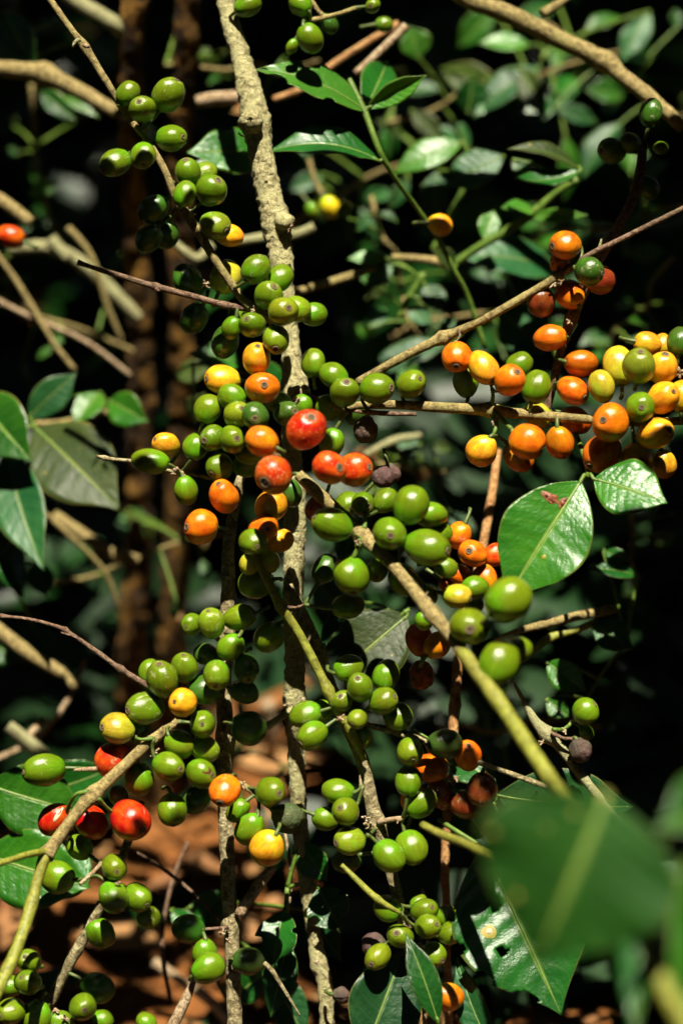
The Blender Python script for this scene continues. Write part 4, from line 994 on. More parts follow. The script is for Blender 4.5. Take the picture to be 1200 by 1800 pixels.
722 1408 20 o -.3 .3b -8 | orange cherry showing one bright sliver behind green ones
594 1391 25 g 0 -.5b 6 | round green cherry at the top of the trio beside the peeling stem
607 1426 25 g -.4 -.35 16 e1.12 | green cherry with a ringed scar facing us in the trio beside the peeling stem
572 1440 22 g -.5 .2b 2 | green cherry outermost in the trio beside the peeling stem
614 1478 25 lg -.85 .05 14 e1.15 @650,1465 | yellow-green cherry with an end scar below the trio by the peeling stem
684 1505 28 g .65 .7 16 e1.15 @645,1468 | large green cherry on a stalk in front of the peeling stem
723 1490 28 g .4 .85 12 e1.15 @700,1445 | large green cherry on a stalk just past the peeling stem
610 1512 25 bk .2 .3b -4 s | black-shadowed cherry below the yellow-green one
681 1597 23 g -.3 -.5b 4 e1.15 | green cherry highest in the lowest cluster, left of the stem
745 1601 23 g .5 -.4 10 | green cherry with a corner scar at the top of the lowest cluster
752 1628 23 g .6 -.3 16 | green cherry in the middle of the lowest cluster
784 1610 18 g .3 -.5b 0 | small green cherry at the back of the lowest cluster
791 1640 21 g .6 -.4 8 | outermost green cherry of the lowest cluster
703 1646 23 g -.3 -.4 12 | green cherry with a scar on the lowest cluster's inner side
664 1682 24 lg -.45 .3 14 | green cherry with a ringed scar touching a brown dried one
762 1678 22 g .6 .3 10 e1.1 | lowest hanging green cherry of the lowest cluster
657 1660 21 b -.2 -.3b 2 dry | wrinkled brown dried cherry in the lowest cluster
787 1752 26 o -.1 .2b 24 e1.1 | orange cherry behind the blade-like leaf at the bottom
735 1586 14 g 0 -.4b 2 | tiny green cherry topping the lowest cluster
602 1748 15 b .5 .2b -20 dry e1.3 | small brown dried fruit on the lower lichened stem
1028 1251 24 g .7 -.6 6 e1.12 | lone green cherry on the pale mossy branch, scar to the top corner
1019 1318 20 b 0 .4b 8 dry | round brown dried cherry on the pale mossy branch
1030 1288 13 g .1 .4b -6 | green cherry sliver under the lone one on the mossy branch
265 811 25 g -.9 .1b 4 e1.35 @322,840 | long oval green cherry pointing outward beneath a yellow one
292 782 23 y -.75 -.4 -4 sp | yellow cherry with brown dots above the long oval green one
327 862 22 g -.1 .5b 4 @308,834 | green cherry with one side in shadow below the long oval one
394 872 28 o -.3 -.7 10 | orange cherry with a burnt black top, half shaded
353 926 31 o -.8 0 14 e1.02 | round orange cherry hanging outermost, half in shadow
476 890 28 y 0 .3b 10 | yellow-orange cherry under the black-scarred red one
462 930 27 o .3 0 20 | orange cherry crossed by a black stripe of shadow
491 950 23 y .3 .3b 8 | yellow-orange cherry behind the shadow-striped one
445 952 25 g .3 .3 30 | green cherry with a shaded face in front of the orange group
510 867 23 dg .4 .3b 8 s | dark green half-lit cherry below the black-scarred red one
440 990 20 ol -.3 .4b 2 s | shaded olive cherry behind the green-brown stem's start
470 985 20 ol .3 .4b 0 s | shaded yellow-green cherry under the yellow-orange pair
450 1025 28 g -.1 .4b -4 s | shaded green cherry crossed by the green-brown stem
'''
# ------------------------------------------------------------------ build stems
ATTACH = []                                          # points of the fruiting wood, for the cherry stalks
LITPTS = []                                          # places the canopy is shaped to leave sunlit: (point, radius)

def stub_mesh(c, size, seed, org):
    """a tuft of dried fruit stalks: a few crooked tapering pegs from one knob"""
    rg = random.Random(seed)
    V, F = [], []
    for k in range(rg.randint(4, 6)):
        d = (-FWD * rg.uniform(.1, .7) + RGT * rg.uniform(-1, 1) + UPV * rg.uniform(-.9, .9)).normalized()
        e = (d + Vector((rg.uniform(-.5, .5), rg.uniform(-.5, .5), rg.uniform(-.5, .5)))).normalized()
        l = size * rg.uniform(.6, 1.2)
        P = [(c - d * size * .3, size * .28), (c + d * l * .5, size * .2), (c + d * l * .5 + e * l * .5, size * rg.uniform(.1, .2))]
        v, f = tube(P, sides=6, step=size * .25, rough=.3, scale=900, seed=seed + k, origin=org)
        b = len(V)
        V += v
        F += [tuple(i + b for i in q) for q in f]
    return V, F

for bi, b in enumerate(BR):
    P = pix_path(b['pts'])
    kn = [at(*k) for k in b['knots']]
    org = P[-1][0] if P[-1][0].z < P[0][0].z else P[0][0]
    v, f = tube(P, b['sides'], b['step'], b['rough'], b['scale'], kn, b['kn'], bi * 1.37, origin=org, wob=b['wob'])
    if b['sub'] or b['stubs']:
        root = tag(link(b['name'], None, loc=org), b['label'], b['cat'], b['group'])
        link('stem', mesh('stem', v, f), MAT[b['mat']], root)
        for si, (nm, pts, mt) in enumerate(b['sub']):
            Q = pix_path(pts)
            v, f = tube(Q, 10, .0018, b['rough'] * .9, 320, [], 0, bi + si * 2.2, origin=org)
            link(nm, mesh(nm, v, f), MAT[mt], root)
            if b['near']:
                ATTACH += [p for p, r in catmull(Q, .004)]
            if b['lit']:
                LITPTS += [(p, r) for p, r in catmull(Q, .01)]
        for si, (x, y, dz, s) in enumerate(b['stubs']):
            v, f = stub_mesh(at(x, y, dz), s * pxm(dz), bi * 31 + si, org)
            link('dried_stub', mesh('dried_stub', v, f), MAT['dead'], root)
    else:
        root = tag(link(b['name'], mesh(b['name'], v, f), MAT[b['mat']], loc=org), b['label'], b['cat'], b['group'])
    if b['near']:
        ATTACH += [p for p, r in catmull(P, .004)]
    if b['lit']:
        LITPTS += [(p, r) for p, r in catmull(P, .01)]

# ------------------------------------------------------------------ build leaves
def ell(t, v, t0, v0, a, b_):
    n_ = noise.noise(Vector((t * 14, v * 7, 1))) * .35
    return ((t - t0) / a) ** 2 + ((v - v0) / b_) ** 2 < 1 + n_

HOLES = {
    'holes': lambda t, v: ell(t, v, .31, .24, .05, .12) or ell(t, v, .57, .42, .032, .085) or ell(t, v, .46, .98, .04, .09) or ell(t, v, .66, .98, .05, .12) or ell(t, v, .30, 1.0, .03, .08) or ell(t, v, .5, -.96, .05, .16) or ell(t, v, .84, .9, .05, .25),
    'torn': lambda t, v: ell(t, v, .55, .95, .09, .35) or ell(t, v, .8, -.9, .08, .5) or ell(t, v, .35, -1, .05, .25) or ell(t, v, .95, .3, .06, .5),
}

m, t, bs, _ = new_mat('burnt_leaf_edge')
co = N(t, 'TexCoord')
sn = noise_tex(t, co.outputs['Object'], 220, 5)
L(t, ramp(t, sn, [(.3, (.05, .012, .008)), (.55, (.19, .05, .022)), (.75, (.3, .11, .04))]), bs.inputs['Base Color'])
bs.inputs['Roughness'].default_value = .5
bump(t, bs, sn, 1, .001)
MAT['burnt'] = m
m, t, bs, _ = new_mat('leaf_blotch')
co = N(t, 'TexCoord')
sn = noise_tex(t, co.outputs['Object'], 300, 4)
L(t, ramp(t, sn, [(.3, (.12, .12, .012)), (.6, (.26, .2, .02))]), bs.inputs['Base Color'])
bs.inputs['Roughness'].default_value = .6
MAT['blotch'] = m
m, t, bs, _ = new_mat('pale_leaf_spot')
bs.inputs['Base Color'].default_value = (.55, .38, .25, 1)
bs.inputs['Roughness'].default_value = .7
MAT['palespot'] = m
m, t, bs, _ = new_mat('leaf_midrib')
co = N(t, 'TexCoord')
sn = noise_tex(t, co.outputs['Object'], 200, 3)
L(t, ramp(t, sn, [(.3, (.09, .16, .025)), (.7, (.17, .26, .05))]), bs.inputs['Base Color'])
bs.inputs['Roughness'].default_value = .45
MAT['midrib'] = m

def patch_on(V, nu, nv, t0, v0, rt, rv, lift, nrm, seed, wrinkle=0.0):
    """a small irregular blister lying on the blade, as its own mesh"""
    def P(t, v):
        t = min(max(t, 0), .999); v = min(max(v, -1), .999)
        i = t * nu; j = (v + 1) / 2 * (nv - 1)
        i0, j0 = int(i), int(j)
        a, b = i - i0, j - j0
        g = lambda i, j: V[i * nv + j]
        return g(i0, j0) * (1 - a) * (1 - b) + g(i0 + 1, j0) * a * (1 - b) + g(i0, j0 + 1) * (1 - a) * b + g(i0 + 1, j0 + 1) * a * b
    W, F = [], []
    K, R = 18, 5
    W.append(P(t0, v0) + nrm * lift * 2)
    for r in range(1, R + 1):
        for k in range(K):
            an = 2 * math.pi * k / K
            rr = r / R * (1 + .35 * noise.noise(Vector((math.cos(an) * 1.3, math.sin(an) * 1.3, seed))))
            h = lift * (2.2 - 2.6 * (r / R) ** 2) + wrinkle * noise.noise(Vector((k * .9, r * 1.1, seed)))
            W.append(P(t0 + rt * rr * math.cos(an), v0 + rv * rr * math.sin(an)) + nrm * h)
    for k in range(K):
        F.append((0, 1 + k, 1 + (k + 1) % K))
        for r in range(R - 1):
            a = 1 + r * K
            F.append((a + k, a + K + k, a + K + (k + 1) % K, a + (k + 1) % K))
    return W, F

def add_leaf(parent, org, lf, seed):
    (bx, by, bz), (tx, ty, tz), wd, tilt, bend, fold, mt, extra = lf
    b0, t0 = at(bx, by, bz), at(tx, ty, tz)
    ax = (t0 - b0).normalized()
    n0 = (-FWD * .9 + UPV * .25)
    n0 = (n0 - ax * n0.dot(ax)).normalized()
    q = Matrix.Rotation(math.radians(tilt), 3, ax)
    n0 = q @ n0
    hero = extra in HOLES or extra in ('burn', 'spots')
    nu, nv = (72, 33) if hero else (26, 11)
    V, F, UV, mid = leaf_mesh(b0, t0, wd * pxm((bz + tz) / 2), n0, nu, nv, bend, fold, .022, seed, HOLES.get(extra), twist=random.Random(seed).uniform(-.2, .2), skew=.68 if extra == 'spots' else .92)
    me = mesh('leaf', V, F, UV)
    o = link('leaf', me, MAT[mt], parent, loc=b0 - org)
    so_ = o.modifiers.new('thickness', 'SOLIDIFY')
    so_.thickness = .0003
    so_.offset = -1
    wpx = wd * pxm((bz + tz) / 2)
    mr = [(p - b0 + n0 * .0001, max(.00018, wpx * .014 * (1 - i / len(mid)) + .00012)) for i, p in enumerate(mid[:-1])]
    v, f = tube(mr[::3] + [mr[-1]], 6, .004, .05, 200)
    link('midrib', mesh('midrib', v, f), MAT['midrib'], o)
    if extra == 'burn':
        for (t_, v_, a, c, nm, mtn) in ((.22, .50, .035, .34, 'burnt_patch', 'burnt'), (.20, .12, .05, .12, 'burnt_patch', 'burnt')):
            W, G = patch_on(V, nu, nv, t_, v_, a, c, .0005, n0, seed, .0012)
            link(nm, mesh(nm, W, G), MAT[mtn], o)
        W, G = patch_on(V, nu, nv, .60, -.22, .02, .05, .00012, n0, 3)
        link('yellow_spot', mesh('yellow_spot', W, G), MAT['blotch'], o)
    if extra == 'spots':
        for k, (t_, v_, a) in enumerate(((.14, .30, .022), (.27, .44, .014), (.40, .86, .024), (.68, .62, .026))):
            W, G = patch_on(V, nu, nv, t_, v_, a, a * 1.6, .0002, n0, k)
            link('yellow_spot', mesh('yellow_spot', W, G), MAT['blotch'], o)
    if extra == 'holes':
        W, G = patch_on(V, nu, nv, .445, .46, .045, .12, .00012, n0, 5)
        link('yellow_halo', mesh('yellow_halo', W, G), MAT['blotch'], o)
        W, G = patch_on(V, nu, nv, .445, .46, .02, .055, .0004, n0, 6)
        link('pale_spot', mesh('pale_spot', W, G), MAT['palespot'], o)
    return b0, t0, wpx, mid

sd = 100
for sp in SPRIG:
    P = pix_path(sp['stem'])
    org = P[0][0]
    root = tag(link(sp['name'], None, loc=org), sp['label'], sp['cat'])
    v, f = tube(P, 10, .003, .04, 200, origin=org, seed=sd * .1)
    link('stem', mesh('stem', v, f), MAT[sp['mat']], root)
    base_pts = [p for p, r in catmull(P, .004)]
    for lf in sp['leaves']:
        sd += 1
        b0, t0, wpx, mid = add_leaf(root, org, lf, sd)
        # petiole from the leaf base to its stem
        near = min(base_pts, key=lambda p: (p - b0).length)
        if (near - b0).length > .002:
            mpt = (near + b0) / 2 + UPV * .002
            v, f = tube([(near, .0011), (mpt, .0009), (b0, .0009), (mid[2], .0006)], 8, .003, .05, 200, origin=org)
            link('petiole', mesh('petiole', v, f), MAT['shoot'], root)
        if sp['lit'] == 'some':
            if sd % 5 < 2: LITPTS.append((mid[len(mid) // 2], wpx * .2))
        elif sp['lit']:
            for p in mid[::3]:
                LITPTS.append((p, wpx * .38))
    if sp['lit'] is True and 'shoot' not in sp['label'][:16]:
        LITPTS += [(p, r) for p, r in catmull(P, .01)]

# ------------------------------------------------------------------ build cherries
COLR = {'g': (.096, .156, .004), 'dg': (.034, .080, .008), 'lg': (.15, .20, .007), 'og': (.13, .165, .009), 'ol': (.36, .30, .018), 'y': (.64, .27, .010), 'yd': (.50, .22, .012),  # dg is dark green, and also darkens the shadowed green fruit
        'yl': (.55, .45, .012), 'o': (.60, .132, .004), 'od': (.48, .095, .004), 'ro': (.50, .050, .004), 'r': (.42, .024, .004), 'rd': (.18, .03, .008), 'rr': (.32, .05, .01), 'b': (.075, .036, .03), 'bk': (.035, .05, .010)}  # bk puts shade into the colour of black-shadowed fruit, besides a dried one

def cherry_mesh(k):
    rg = random.Random(k)
    V, F = [], []
    n, mrg = 36, 22
    f2 = rg.uniform(.03, .075); ph = rg.uniform(0, 6); cone = rg.uniform(-.10, .12)
    for i in range(mrg + 1):
        th = math.pi * i / mrg
        for j in range(n):
            a = 2 * math.pi * j / n
            z = math.cos(th)
            r = math.sin(th)
            r *= 1 + .05 * z * (1 if z < 0 else .3) - cone * z * abs(z) + f2 * math.cos(2 * a + ph)      # two seeds inside flatten the cross-section
            zz = z
            if z > .9: zz = z - .10 * ((z - .9) / .1) ** 2                            # shallow dimple at the blossom end
            if z < -.9: zz = z + .06 * ((-z - .9) / .1) ** 2
            d = Vector((r * math.cos(a), r * math.sin(a), zz))
            d = d * (1 + .05 * noise.noise(d * 1.1 + Vector((k * 7, 0, 0))) + .008 * noise.noise(d * 5 + Vector((k, 3, 0))))
            V.append(d)
    for i in range(mrg):
        for j in range(n):
            F.append((i * n + j, (i + 1) * n + j, (i + 1) * n + (j + 1) % n, i * n + (j + 1) % n))
    me = mesh('coffee_cherry', V, F)
    me.materials.append(MAT['cherry'])
    return me

def wrinkled_mesh(k):
    me = cherry_mesh(k)
    co = [v.co.copy() for v in me.vertices]
    for v, c in zip(me.vertices, co):
        rdg = abs(noise.noise(c * 2.6 + Vector((k * 3, 1, 2))))
        pear = 1 - .16 * max(0, -c.z)
        v.co = Vector((c.x * pear, c.y * pear, c.z)) * (1 + .10 * noise.noise(c * 1.8 + Vector((k, 0, 5))) - .16 * max(0, .16 - rdg) / .16 * .6)
    return me

def scar_mesh(k):
    """ringed corky disc left by the flower: raised rim, sunk floor, centre peg"""
    rg = random.Random(k)
    prof = [(.235, -.02), (.215, .035), (.175, .05), (.135, .03), (.11, .0), (.075, .005), (.05, .035), (.0, .04)]
    V, F, n = [], [], 16
    for r, z in prof[:-1]:
        for j in range(n):
            a = 2 * math.pi * j / n
            q = 1 + .12 * noise.noise(Vector((math.cos(a) * 1.5, math.sin(a) * 1.5, k + r * 6)))
            V.append(Vector((r * q * math.cos(a), r * q * math.sin(a), .915 + z + .02 * noise.noise(Vector((math.cos(a) * 3, math.sin(a) * 3, k * 2 + r * 9))))))
    V.append(Vector((0, 0, .95)))
    for i in range(len(prof) - 2):
        for j in range(n):
            F.append((i * n + j, i * n + (j + 1) % n, (i + 1) * n + (j + 1) % n, (i + 1) * n + j))
    b = (len(prof) - 2) * n
    for j in range(n):
        F.append((b + j, b + (j + 1) % n, len(V) - 1))
    me = mesh('blossom_scar', V, F)
    me.materials.append(MAT['scar'])
    return me

CM = [cherry_mesh(k) for k in range(8)]
WM = [wrinkled_mesh(k) for k in range(20, 24)]
SM = [scar_mesh(k) for k in range(5)]

ITEMS = []
for ln in CHERRIES.strip().splitlines():
    a, label = ln.split('|')
    q = a.split()
    it = dict(x=float(q[0]), y=float(q[1]), r=float(q[2]), c=q[3], nx=float(q[4]), back=q[5].endswith('b'), ny=float(q[5].rstrip('b')), dz=float(q[6]), flags=q[7:], label=label.strip(), e=1.19, at=None)
    for f in it['flags']:
        if f[0] == 'e' and f[1:2] in '.0123456789': it['e'] = float(f[1:])
        if f[0] == '@': it['at'] = tuple(float(z) for z in f[1:].split(','))
    ITEMS.append(it)

# keep neighbours from sinking into each other: slide them apart along the view depth only
for _ in range(60):
    mv = 0
    for i in range(len(ITEMS)):
        A = ITEMS[i]
        for j in range(i + 1, len(ITEMS)):
            Bc = ITEMS[j]
            if abs(A['x'] - Bc['x']) > 90 or abs(A['y'] - Bc['y']) > 90: continue
            d2 = math.hypot(A['x'] - Bc['x'], A['y'] - Bc['y']) * .257
            need = (A['r'] + Bc['r']) * .257 * .95
            if d2 >= need: continue
            gap = math.sqrt(need * need - d2 * d2)
            dd = A['dz'] - Bc['dz']
            if abs(dd) < gap:
                s = 1 if dd >= 0 else -1
                p = (gap - abs(dd)) * .25
                A['dz'] += s * p; Bc['dz'] -= s * p
                mv += p
    if mv < .2: break

ATT = np.array([tuple(p) for p in ATTACH])
SHADE = []
for i, it in enumerate(ITEMS):
    rg = random.Random(i * 7 + 3)
    c = at(it['x'], it['y'], it['dz'])
    k = pxm(it['dz'])
    r = it['r'] * k * .985
    nx, ny = it['nx'], it['ny']
    m2 = nx * nx + ny * ny
    if m2 > .97:
        s = math.sqrt(.97 / m2); nx *= s; ny *= s; m2 = .97
    nz = math.sqrt(1 - m2)
    axis = (RGT * nx - UPV * ny - FWD * nz).normalized()
    dist = np.linalg.norm(ATT - np.array(tuple(c)), axis=1)
    wood = Vector(ATT[int(dist.argmin())])
    if it['back']:                                   # blossom end out of sight: it points away from the wood, a little backward
        away = (c - wood).normalized()
        axis = away - FWD * min(0, 0) + (RGT * nx - UPV * ny) * .8
        axis = axis - FWD * axis.dot(FWD)
        axis = (axis.normalized() + FWD * rg.uniform(.15, .5)).normalized()
    dry = 'dry' in it['flags']
    o = link('coffee_cherry', rg.choice(WM if dry else CM), loc=c)
    rot = axis.to_track_quat('Z', 'Y').to_matrix() @ Matrix.Rotation(rg.uniform(0, 6.28), 3, 'Z')
    o.rotation_euler = rot.to_euler()
    o.scale = (r * rg.uniform(.92, 1.02), r * rg.uniform(.96, 1.04), r * it['e'] * rg.uniform(.95, 1.08))
    base = COLR[it['c']]
    v = rg.uniform(.86, 1.14); h = rg.uniform(-.08, .08)
    o.color = (base[0] * v * (1 + h), base[1] * v * (1 - h * .5), base[2] * v, 1)
    ripe = it['c'] in ('r', 'ro', 'o', 'y')
    o['specks'] = 1.0 if 'sp' in it['flags'] else (1.25 if 'sp2' in it['flags'] else (.28 if ripe else .12 * rg.random()))
    o['scar'] = 1.0 if 'scar' in it['flags'] else 0.0
    o['dry'] = 1.0 if dry else 0.0
    tag(o, it['label'], 'coffee cherry', 'coffee cherries on the branches')
    if not dry:
        sc_ = link('blossom_scar', SM[i % 5], parent=o)
        z = {'sp2': 1.45}.get(next((f for f in it['flags'] if f == 'sp2'), ''), rg.uniform(.68, 1.2))
        sc_.scale = (z, z, 1)
    # stalk to the nearest fruiting wood
    if it['at']:
        dzs = [d for d in ATTACH if abs(to_px(d)[0] - it['at'][0]) + abs(to_px(d)[1] - it['at'][1]) < 30]
        tgt = min(dzs, key=lambda d: (d - c).length) if dzs else at(it['at'][0], it['at'][1], it['dz'] - 4)
        if not dzs or (tgt - at(it['at'][0], it['at'][1], it['dz'])).length > .02:
            tgt = at(it['at'][0], it['at'][1], it['dz'])
    else:
        tgt = wood
    b0 = c - axis * r * it['e'] * .9
    if not it['at']:
        if (tgt - b0).length > .014:
            tgt = b0 + ((tgt - b0).normalized() * .6 - axis * .5 + FWD * .8).normalized() * .008
    elif (tgt - b0).length > .03: tgt = b0 + (tgt - b0).normalized() * .03
    midp = (b0 + tgt) / 2 - axis * min(.3 * r, .3 * (tgt - b0).length)
    inv = (Matrix.Translation(c) @ rot.to_4x4() @ Matrix.Diagonal((*o.scale, 1))).inverted()
    st = [(b0 + axis * r * .1, .0012), (b0 - axis * r * .06, .0010), (midp, .0008), (tgt, .0011)]
    v_, f_ = tube(st, 7, .0015, .1, 300, seed=i)
    v_ = [inv @ p for p in v_]
    link('stalk', mesh('stalk', v_, f_), MAT['stalk'], parent=o)
    if 's' in it['flags']:
        SHADE.append((c, r, 'F' in it['flags']))
    else:
        LITPTS.append((c, r))
    if 'crown' in it['flags']:
        v_, f_ = stub_mesh(c + (UPV * .93 + RGT * .2 - FWD * .25) * r, r * .24, 9, Vector((0, 0, 0)))
        link('dry_crown', mesh('dry_crown', [inv @ p for p in v_], f_), MAT['rust'], parent=o)
    if 'bite' in it['flags'] or 'wound' in it['flags']:
        vv, ff = [], []
        K, R = 14, 4
        ctr = Vector((.2, -.3, .4)) if 'bite' in it['flags'] else Vector((0, 0, 1))
        wd_ = rot.inverted() @ ((-FWD * .8 + RGT * (.35 if 'bite' in it['flags'] else .25) + UPV * .35).normalized())
        up_ = wd_.orthogonal().normalized(); s_ = wd_.cross(up_)
        ux = (rot.inverted() @ (UPV if 'bite' in it['flags'] else (UPV * .8 + RGT * .5))).normalized()
        ux = (ux - wd_ * ux.dot(wd_)).normalized(); uy = wd_.cross(ux)
        la, lb = (.34, .38) if 'bite' in it['flags'] else (.62, .13)
        for rr in range(R + 1):
            for kk in range(K):
                a_ = 2 * math.pi * kk / K
                q_ = rr / R * (1 + .3 * noise.noise(Vector((math.cos(a_) * 1.6, math.sin(a_) * 1.6, i))))
                d_ = (wd_ + ux * la * q_ * math.cos(a_) + uy * lb * q_ * math.sin(a_)).normalized()
                vv.append(d_ * (1.035 - .05 * (1 - rr / R) - (.05 if rr == R else 0)))
        for rr in range(R):
            for kk in range(K):
                ff.append((rr * K + kk, (rr + 1) * K + kk, (rr + 1) * K + (kk + 1) % K, rr * K + (kk + 1) % K))
        nm = 'bite_wound' if 'bite' in it['flags'] else 'exposed_seed'
        link(nm, mesh(nm, vv, ff), MAT['burnt' if 'bite' in it['flags'] else 'palespot'], parent=o)

NGAPS = 0
# ------------------------------------------------------------------ leaf masses: the unseen shading leaves and the foliage behind
def quad_leaf(V, F, UV, MI, base, ax, n, Ln, W, rg, mi=0, nu=5):
    sd_ = ax.cross(n)
    b = len(V)
    bend = rg.uniform(-.05, .18)
    pr = [.05, .62, .98, .9, .5, .03]
    for i in range(nu + 1):
        t = i / nu
        c = base + ax * (Ln * t) - n * (Ln * bend * t * t)
        for v in (-1, 0, 1):
            V.append(c + sd_ * (v * W * .5 * pr[i]) + n * (abs(v) * W * .12 * pr[i]))
            UV.append((t, .5 + .5 * v))
    for i in range(nu):
        for j in (0, 1):
            a = b + i * 3 + j
            F.append((a, a + 1, a + 4, a + 3))
            MI.append(mi)

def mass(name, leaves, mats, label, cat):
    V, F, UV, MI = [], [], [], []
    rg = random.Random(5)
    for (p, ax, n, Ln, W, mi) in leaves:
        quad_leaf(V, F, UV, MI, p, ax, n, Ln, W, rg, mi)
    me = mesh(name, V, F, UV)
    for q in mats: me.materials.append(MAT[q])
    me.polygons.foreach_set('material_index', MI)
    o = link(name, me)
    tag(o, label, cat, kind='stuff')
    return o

# -- foliage of the bushes behind, too far out of focus to count
rg = random.Random(78)
bgl = []
for k in range(5200):
    D = FOCUS + .45 + 2.6 * rg.random() ** 1.3
    x, y = rg.uniform(-1500, 2700), rg.uniform(-1100, 1900)
    p = CAM + FWD * D + RGT * ((x - 600) * MMPX * D) - UPV * ((y - 900) * MMPX * D)
    if p.z < .04: continue
    dens = noise.noise(p * 2.2 + Vector((5, 1, 2)))
    rightness = .35 if x > 520 else -.25
    if y > 1150 and D < 1.7: continue
    if dens + rightness + .25 * rg.uniform(-1, 1) < -.05: continue
    if p.z < .25 and rg.random() < .5: continue
    a = rg.uniform(0, 6.28)
    ax = Vector((math.cos(a), math.sin(a) * .6, rg.uniform(-.8, .2))).normalized()
    n = Vector((rg.uniform(-.6, .6), rg.uniform(-1.0, .2), rg.uniform(.4, 1))).normalized()
    n = (n - ax * n.dot(ax)).normalized()
    Ln = rg.uniform(.05, .10)
    bgl.append((p, ax, n, Ln, Ln * rg.uniform(.36, .48), rg.choice((0, 0, 1, 1, 2, 3))))
for k in range(10000):                               # low bushes of the next row, standing in shade
    x = rg.uniform(-1.6, 1.6); y = 1.72 + rg.random() * .6; z = rg.uniform(0.0, .95)
    if rg.random() < .25 and x > .1: continue
    a = rg.uniform(0, 6.28)
    ax = Vector((math.cos(a), math.sin(a) * .6, rg.uniform(-.9, .1))).normalized()
    n = Vector((rg.uniform(-.6, .6), -.6, rg.uniform(.2, 1))).normalized()
    n = (n - ax * n.dot(ax)).normalized()
    Ln = rg.uniform(.05, .10)
    bgl.append((Vector((x, y, z)), ax, n, Ln, Ln * .44, rg.choice((0, 0, 0, 1, 3))))
for k in range(5000):                                # dense dark hedge closing the view
    x = rg.uniform(-4.5, 4.5); z = rg.uniform(0, 2.2); y = 3.4 + rg.random() * 1.2 + .15 * abs(x)
    a = rg.uniform(0, 6.28)
    ax = Vector((math.cos(a), math.sin(a) * .6, rg.uniform(-.9, .1))).normalized()
    n = Vector((rg.uniform(-.6, .6), -.6, rg.uniform(.2, 1))).normalized()
    n = (n - ax * n.dot(ax)).normalized()
    bgl.append((Vector((x, y, z)), ax, n, rg.uniform(.14, .24), .09, rg.choice((0, 0, 1))))
for k in range(10000):                                # dark weeds added over lit soil, their colour standing in for shade
    if k % 2:
        x = rg.uniform(-1.0, -.03); y = rg.uniform(1.19, 1.75); z = rg.uniform(0.0, .06 + .12 * min(1, (y - 1.19) * 4))
        if x > -.135 and y < 1.45: continue
    else:
        x = rg.uniform(.02, .8); y = rg.uniform(.98, 1.75); z = rg.uniform(0.0, .06 + .2 * min(1, max(0, (y - .98) * 4)))
    a = rg.uniform(0, 6.28)
    ax = Vector((math.cos(a), math.sin(a) * .6, rg.uniform(-.3, .6))).normalized()
    n = Vector((rg.uniform(-.6, .6), -.6, rg.uniform(.2, 1))).normalized()
    n = (n - ax * n.dot(ax)).normalized()
    Ln = rg.uniform(.04, .09)
    bgl.append((Vector((x, y, z)), ax, n, Ln, Ln * .44, 4 if rg.random() < .9 else 0))
# gaps shaped in the canopy so leaves and trunk patches behind catch the sun
cand = []
for (p, ax, n, Ln, W, mi) in bgl:
    x, y, D = to_px(p + ax * Ln * .5)
    if D > 2.1 or y < -40 or y > 1250 or x < -40 or x > 1240: continue
    wgt = 1.0 if (x > 640 and y < 620) else (.30 if x > 560 and y < 900 else (.22 if x < 330 else .12))
    if rg.random() < wgt: cand.append((p + ax * Ln * .5, .004 + .007 * rg.random()))
rg.shuffle(cand)
LITPTS += cand[:NGAPS]
for (x, y, dz) in ((236, 70, -150), (238, 150, -152), (330, 90, -158), (245, 280, -172), (304, 560, -205), (296, 800, -234), (246, 960, -240)):
    LITPTS.append((at(x, y, dz), .009 if y < 300 else .005))

# -- unseen overhead canopy: leaves added to shade the rest, gaps shaped to keep fruit sunlit
def to_focus(p):
    """follow the sunlight through p onto the focus plane"""
    tt = (FOCUS - (p - CAM).dot(FWD)) / (-SUN_DIR.dot(FWD))
    return p - SUN_DIR * tt
LP = np.array([to_px(to_focus(p))[:2] for p, r in LITPTS])
LR = np.array([r / pxm() for p, r in LITPTS])

def clear_of_lit(x, y, rad, margin):
    return not np.any((LP[:, 0] - x) ** 2 + (LP[:, 1] - y) ** 2 < (LR + rad + margin) ** 2)

def leaf_clear(p, ax, Ln, margin):
    """no sunbeam that must get through meets this leaf"""
    for f, wd_ in ((-.42, .1), (-.22, .19), (0, .23), (.22, .19), (.42, .1)):
        x, y, D = to_px(to_focus(p + ax * (Ln * f)))
        if not clear_of_lit(x, y, Ln * wd_ / pxm(), margin): return False
    return True

def lift_out(p, margin=60, extra=0.0):
    """go up the sunbeam from p until clear above the picture"""
    s = .04
    while s < 3:
        q = p + SUN_DIR * s
        x, y, D = to_px(q)
        if D < .05 or y < -margin * (1 + 20 * 0) - 90 or x < -120 or x > 1320: break
        s += .02
    return p + SUN_DIR * (s + extra)

def rand_leaf_dirs(rg):
    a = rg.uniform(0, 6.28)
    ax = Vector((math.cos(a), math.sin(a), rg.uniform(-.5, .1))).normalized()
    n = (SUN_DIR + Vector((rg.uniform(-.5, .5), rg.uniform(-.5, .5), rg.uniform(-.3, .3)))).normalized()
    n = (n - ax * n.dot(ax)).normalized()
    return ax, n

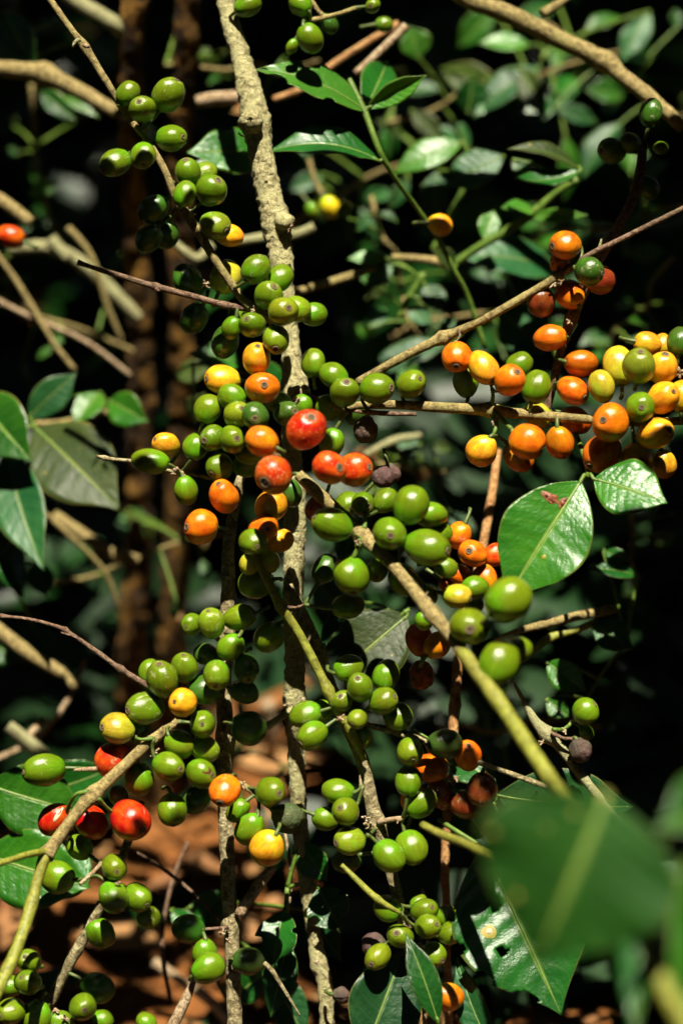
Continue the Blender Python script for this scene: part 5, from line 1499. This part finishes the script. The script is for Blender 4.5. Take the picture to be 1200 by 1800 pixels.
rg = random.Random(77)
can = []
OVERHEAD = 20000
def try_canopy(x, y, Ln, W, extra, margin):
    if not clear_of_lit(x, y, Ln * .2 / pxm(), margin): return False
    p = at(x, y, 0)
    q = lift_out(p, extra=extra)
    ax, n = rand_leaf_dirs(rg)
    if not leaf_clear(q, ax, Ln, margin): return False
    can.append((q - ax * Ln * .5, ax, n, Ln, W, rg.choice((0, 0, 1))))
    return True
for k in range(3000):
    x, y = rg.uniform(-700, 1900), rg.uniform(-1500, 1900)
    Ln = rg.choice((.13, .12, .09, .06))
    try_canopy(x, y, Ln, Ln * .46, rg.uniform(.0, .35), 8)
for k in range(9000):
    x, y = rg.uniform(-300, 1500), rg.uniform(-300, 1900)
    Ln = rg.choice((.07, .05, .035, .026))
    try_canopy(x, y, Ln, Ln * .5, rg.uniform(.0, .15), 6)
for k in range(OVERHEAD):                            # high layer of unseen leaves added to shade the rows behind
    p = Vector((rg.uniform(-5, 5), rg.uniform(-4.5, 7.5), rg.uniform(1.9, 2.6)))
    x, y, D = to_px(to_focus(p))
    Ln = rg.uniform(.2, .34)
    if not clear_of_lit(x, y, Ln * .22 / pxm(), 8): continue
    ax, n = rand_leaf_dirs(rg)
    if not leaf_clear(p, ax, Ln, 8): continue
    can.append((p - ax * Ln * .5, ax, n, Ln, Ln * .46, rg.choice((0, 0, 1))))
for c, r, force in SHADE:                                   # unseen leaves added one by one up the sunbeam to shade these cherries
    fx, fy, _d = to_px(to_focus(c))
    if not force and not clear_of_lit(fx, fy, r * .5 / pxm(), 0): continue      # something lit in front already shades it
    tight = .72 if not clear_of_lit(fx, fy, r * .9 / pxm(), 0) else 1.0
    q = lift_out(c, extra=rg.uniform(0, .03))
    ax, n = rand_leaf_dirs(rg)
    n = (SUN_DIR - ax * SUN_DIR.dot(ax)).normalized()
    Ln = r * 3.2 * tight
    off = (RGT * rg.uniform(-.35, .35) + UPV * rg.uniform(-.45, .1)) * r
    can.append((q - ax * Ln * .5 + off, ax, n, Ln, r * 2.3 * tight, 0))
mass('shading_canopy', can, ('mass', 'mass_dull'), 'unseen foliage overhead, added to dapple the fruit and shade the rest', 'foliage')

mass('background_foliage', bgl, ('mass', 'mass_dull', 'mass_young', 'mass', 'mass_shade'), 'blurred mass of coffee foliage filling the dark behind the fruit', 'foliage')

# -- bushes round and behind the photographer, as all over the plantation: they keep the open sky off the shade
sur = []
for k in range(5200):
    a = rg.uniform(math.radians(35), math.radians(325)) + math.pi / 2
    R = rg.uniform(1.5, 2.6)
    z = rg.uniform(.0, 2.3)
    p = Vector((math.cos(a) * R, .4 + math.sin(a) * R, z))
    b_ = rg.uniform(0, 6.28)
    ax = Vector((math.cos(b_), math.sin(b_), rg.uniform(-.9, .1))).normalized()
    n = (Vector((-math.cos(a), -math.sin(a), .6)) + Vector((rg.uniform(-.5, .5), rg.uniform(-.5, .5), 0))).normalized()
    n = (n - ax * n.dot(ax)).normalized()
    v2 = p - CAM
    if v2.y > 0 and abs(v2.x) < v2.y * .3: continue
    sd3 = to_px(to_focus(p))
    if -100 < sd3[0] < 1300 and -100 < sd3[1] < 1900: continue
    sur.append((p, ax, n, rg.uniform(.16, .24), .10, rg.choice((0, 0, 1))))
mass('surrounding_foliage', sur, ('mass', 'mass_dull'), 'coffee bushes standing round the photographer', 'foliage')

# -- litter on the soil
lit_ = []
for k in range(1200):
    x, y = rg.uniform(-.9, .9), rg.uniform(.6, 2.0)
    a = rg.uniform(0, 6.28)
    ax = Vector((math.cos(a), math.sin(a), rg.uniform(-.15, .25))).normalized()
    n = Vector((rg.uniform(-.4, .4), rg.uniform(-.4, .4), 1)).normalized()
    n = (n - ax * n.dot(ax)).normalized()
    Ln = rg.uniform(.02, .075)
    z = noise.noise(Vector((x, y, 0)) * 1.3) * .03 + .012
    lit_.append((Vector((x, y, z)), ax, n, Ln, Ln * .45, rg.choice((0, 0, 0, 0, 1))))
mass('leaf_litter', lit_, ('mass_dry', 'mass'), 'dry brown fallen leaves scattered on the red soil', 'leaf litter')
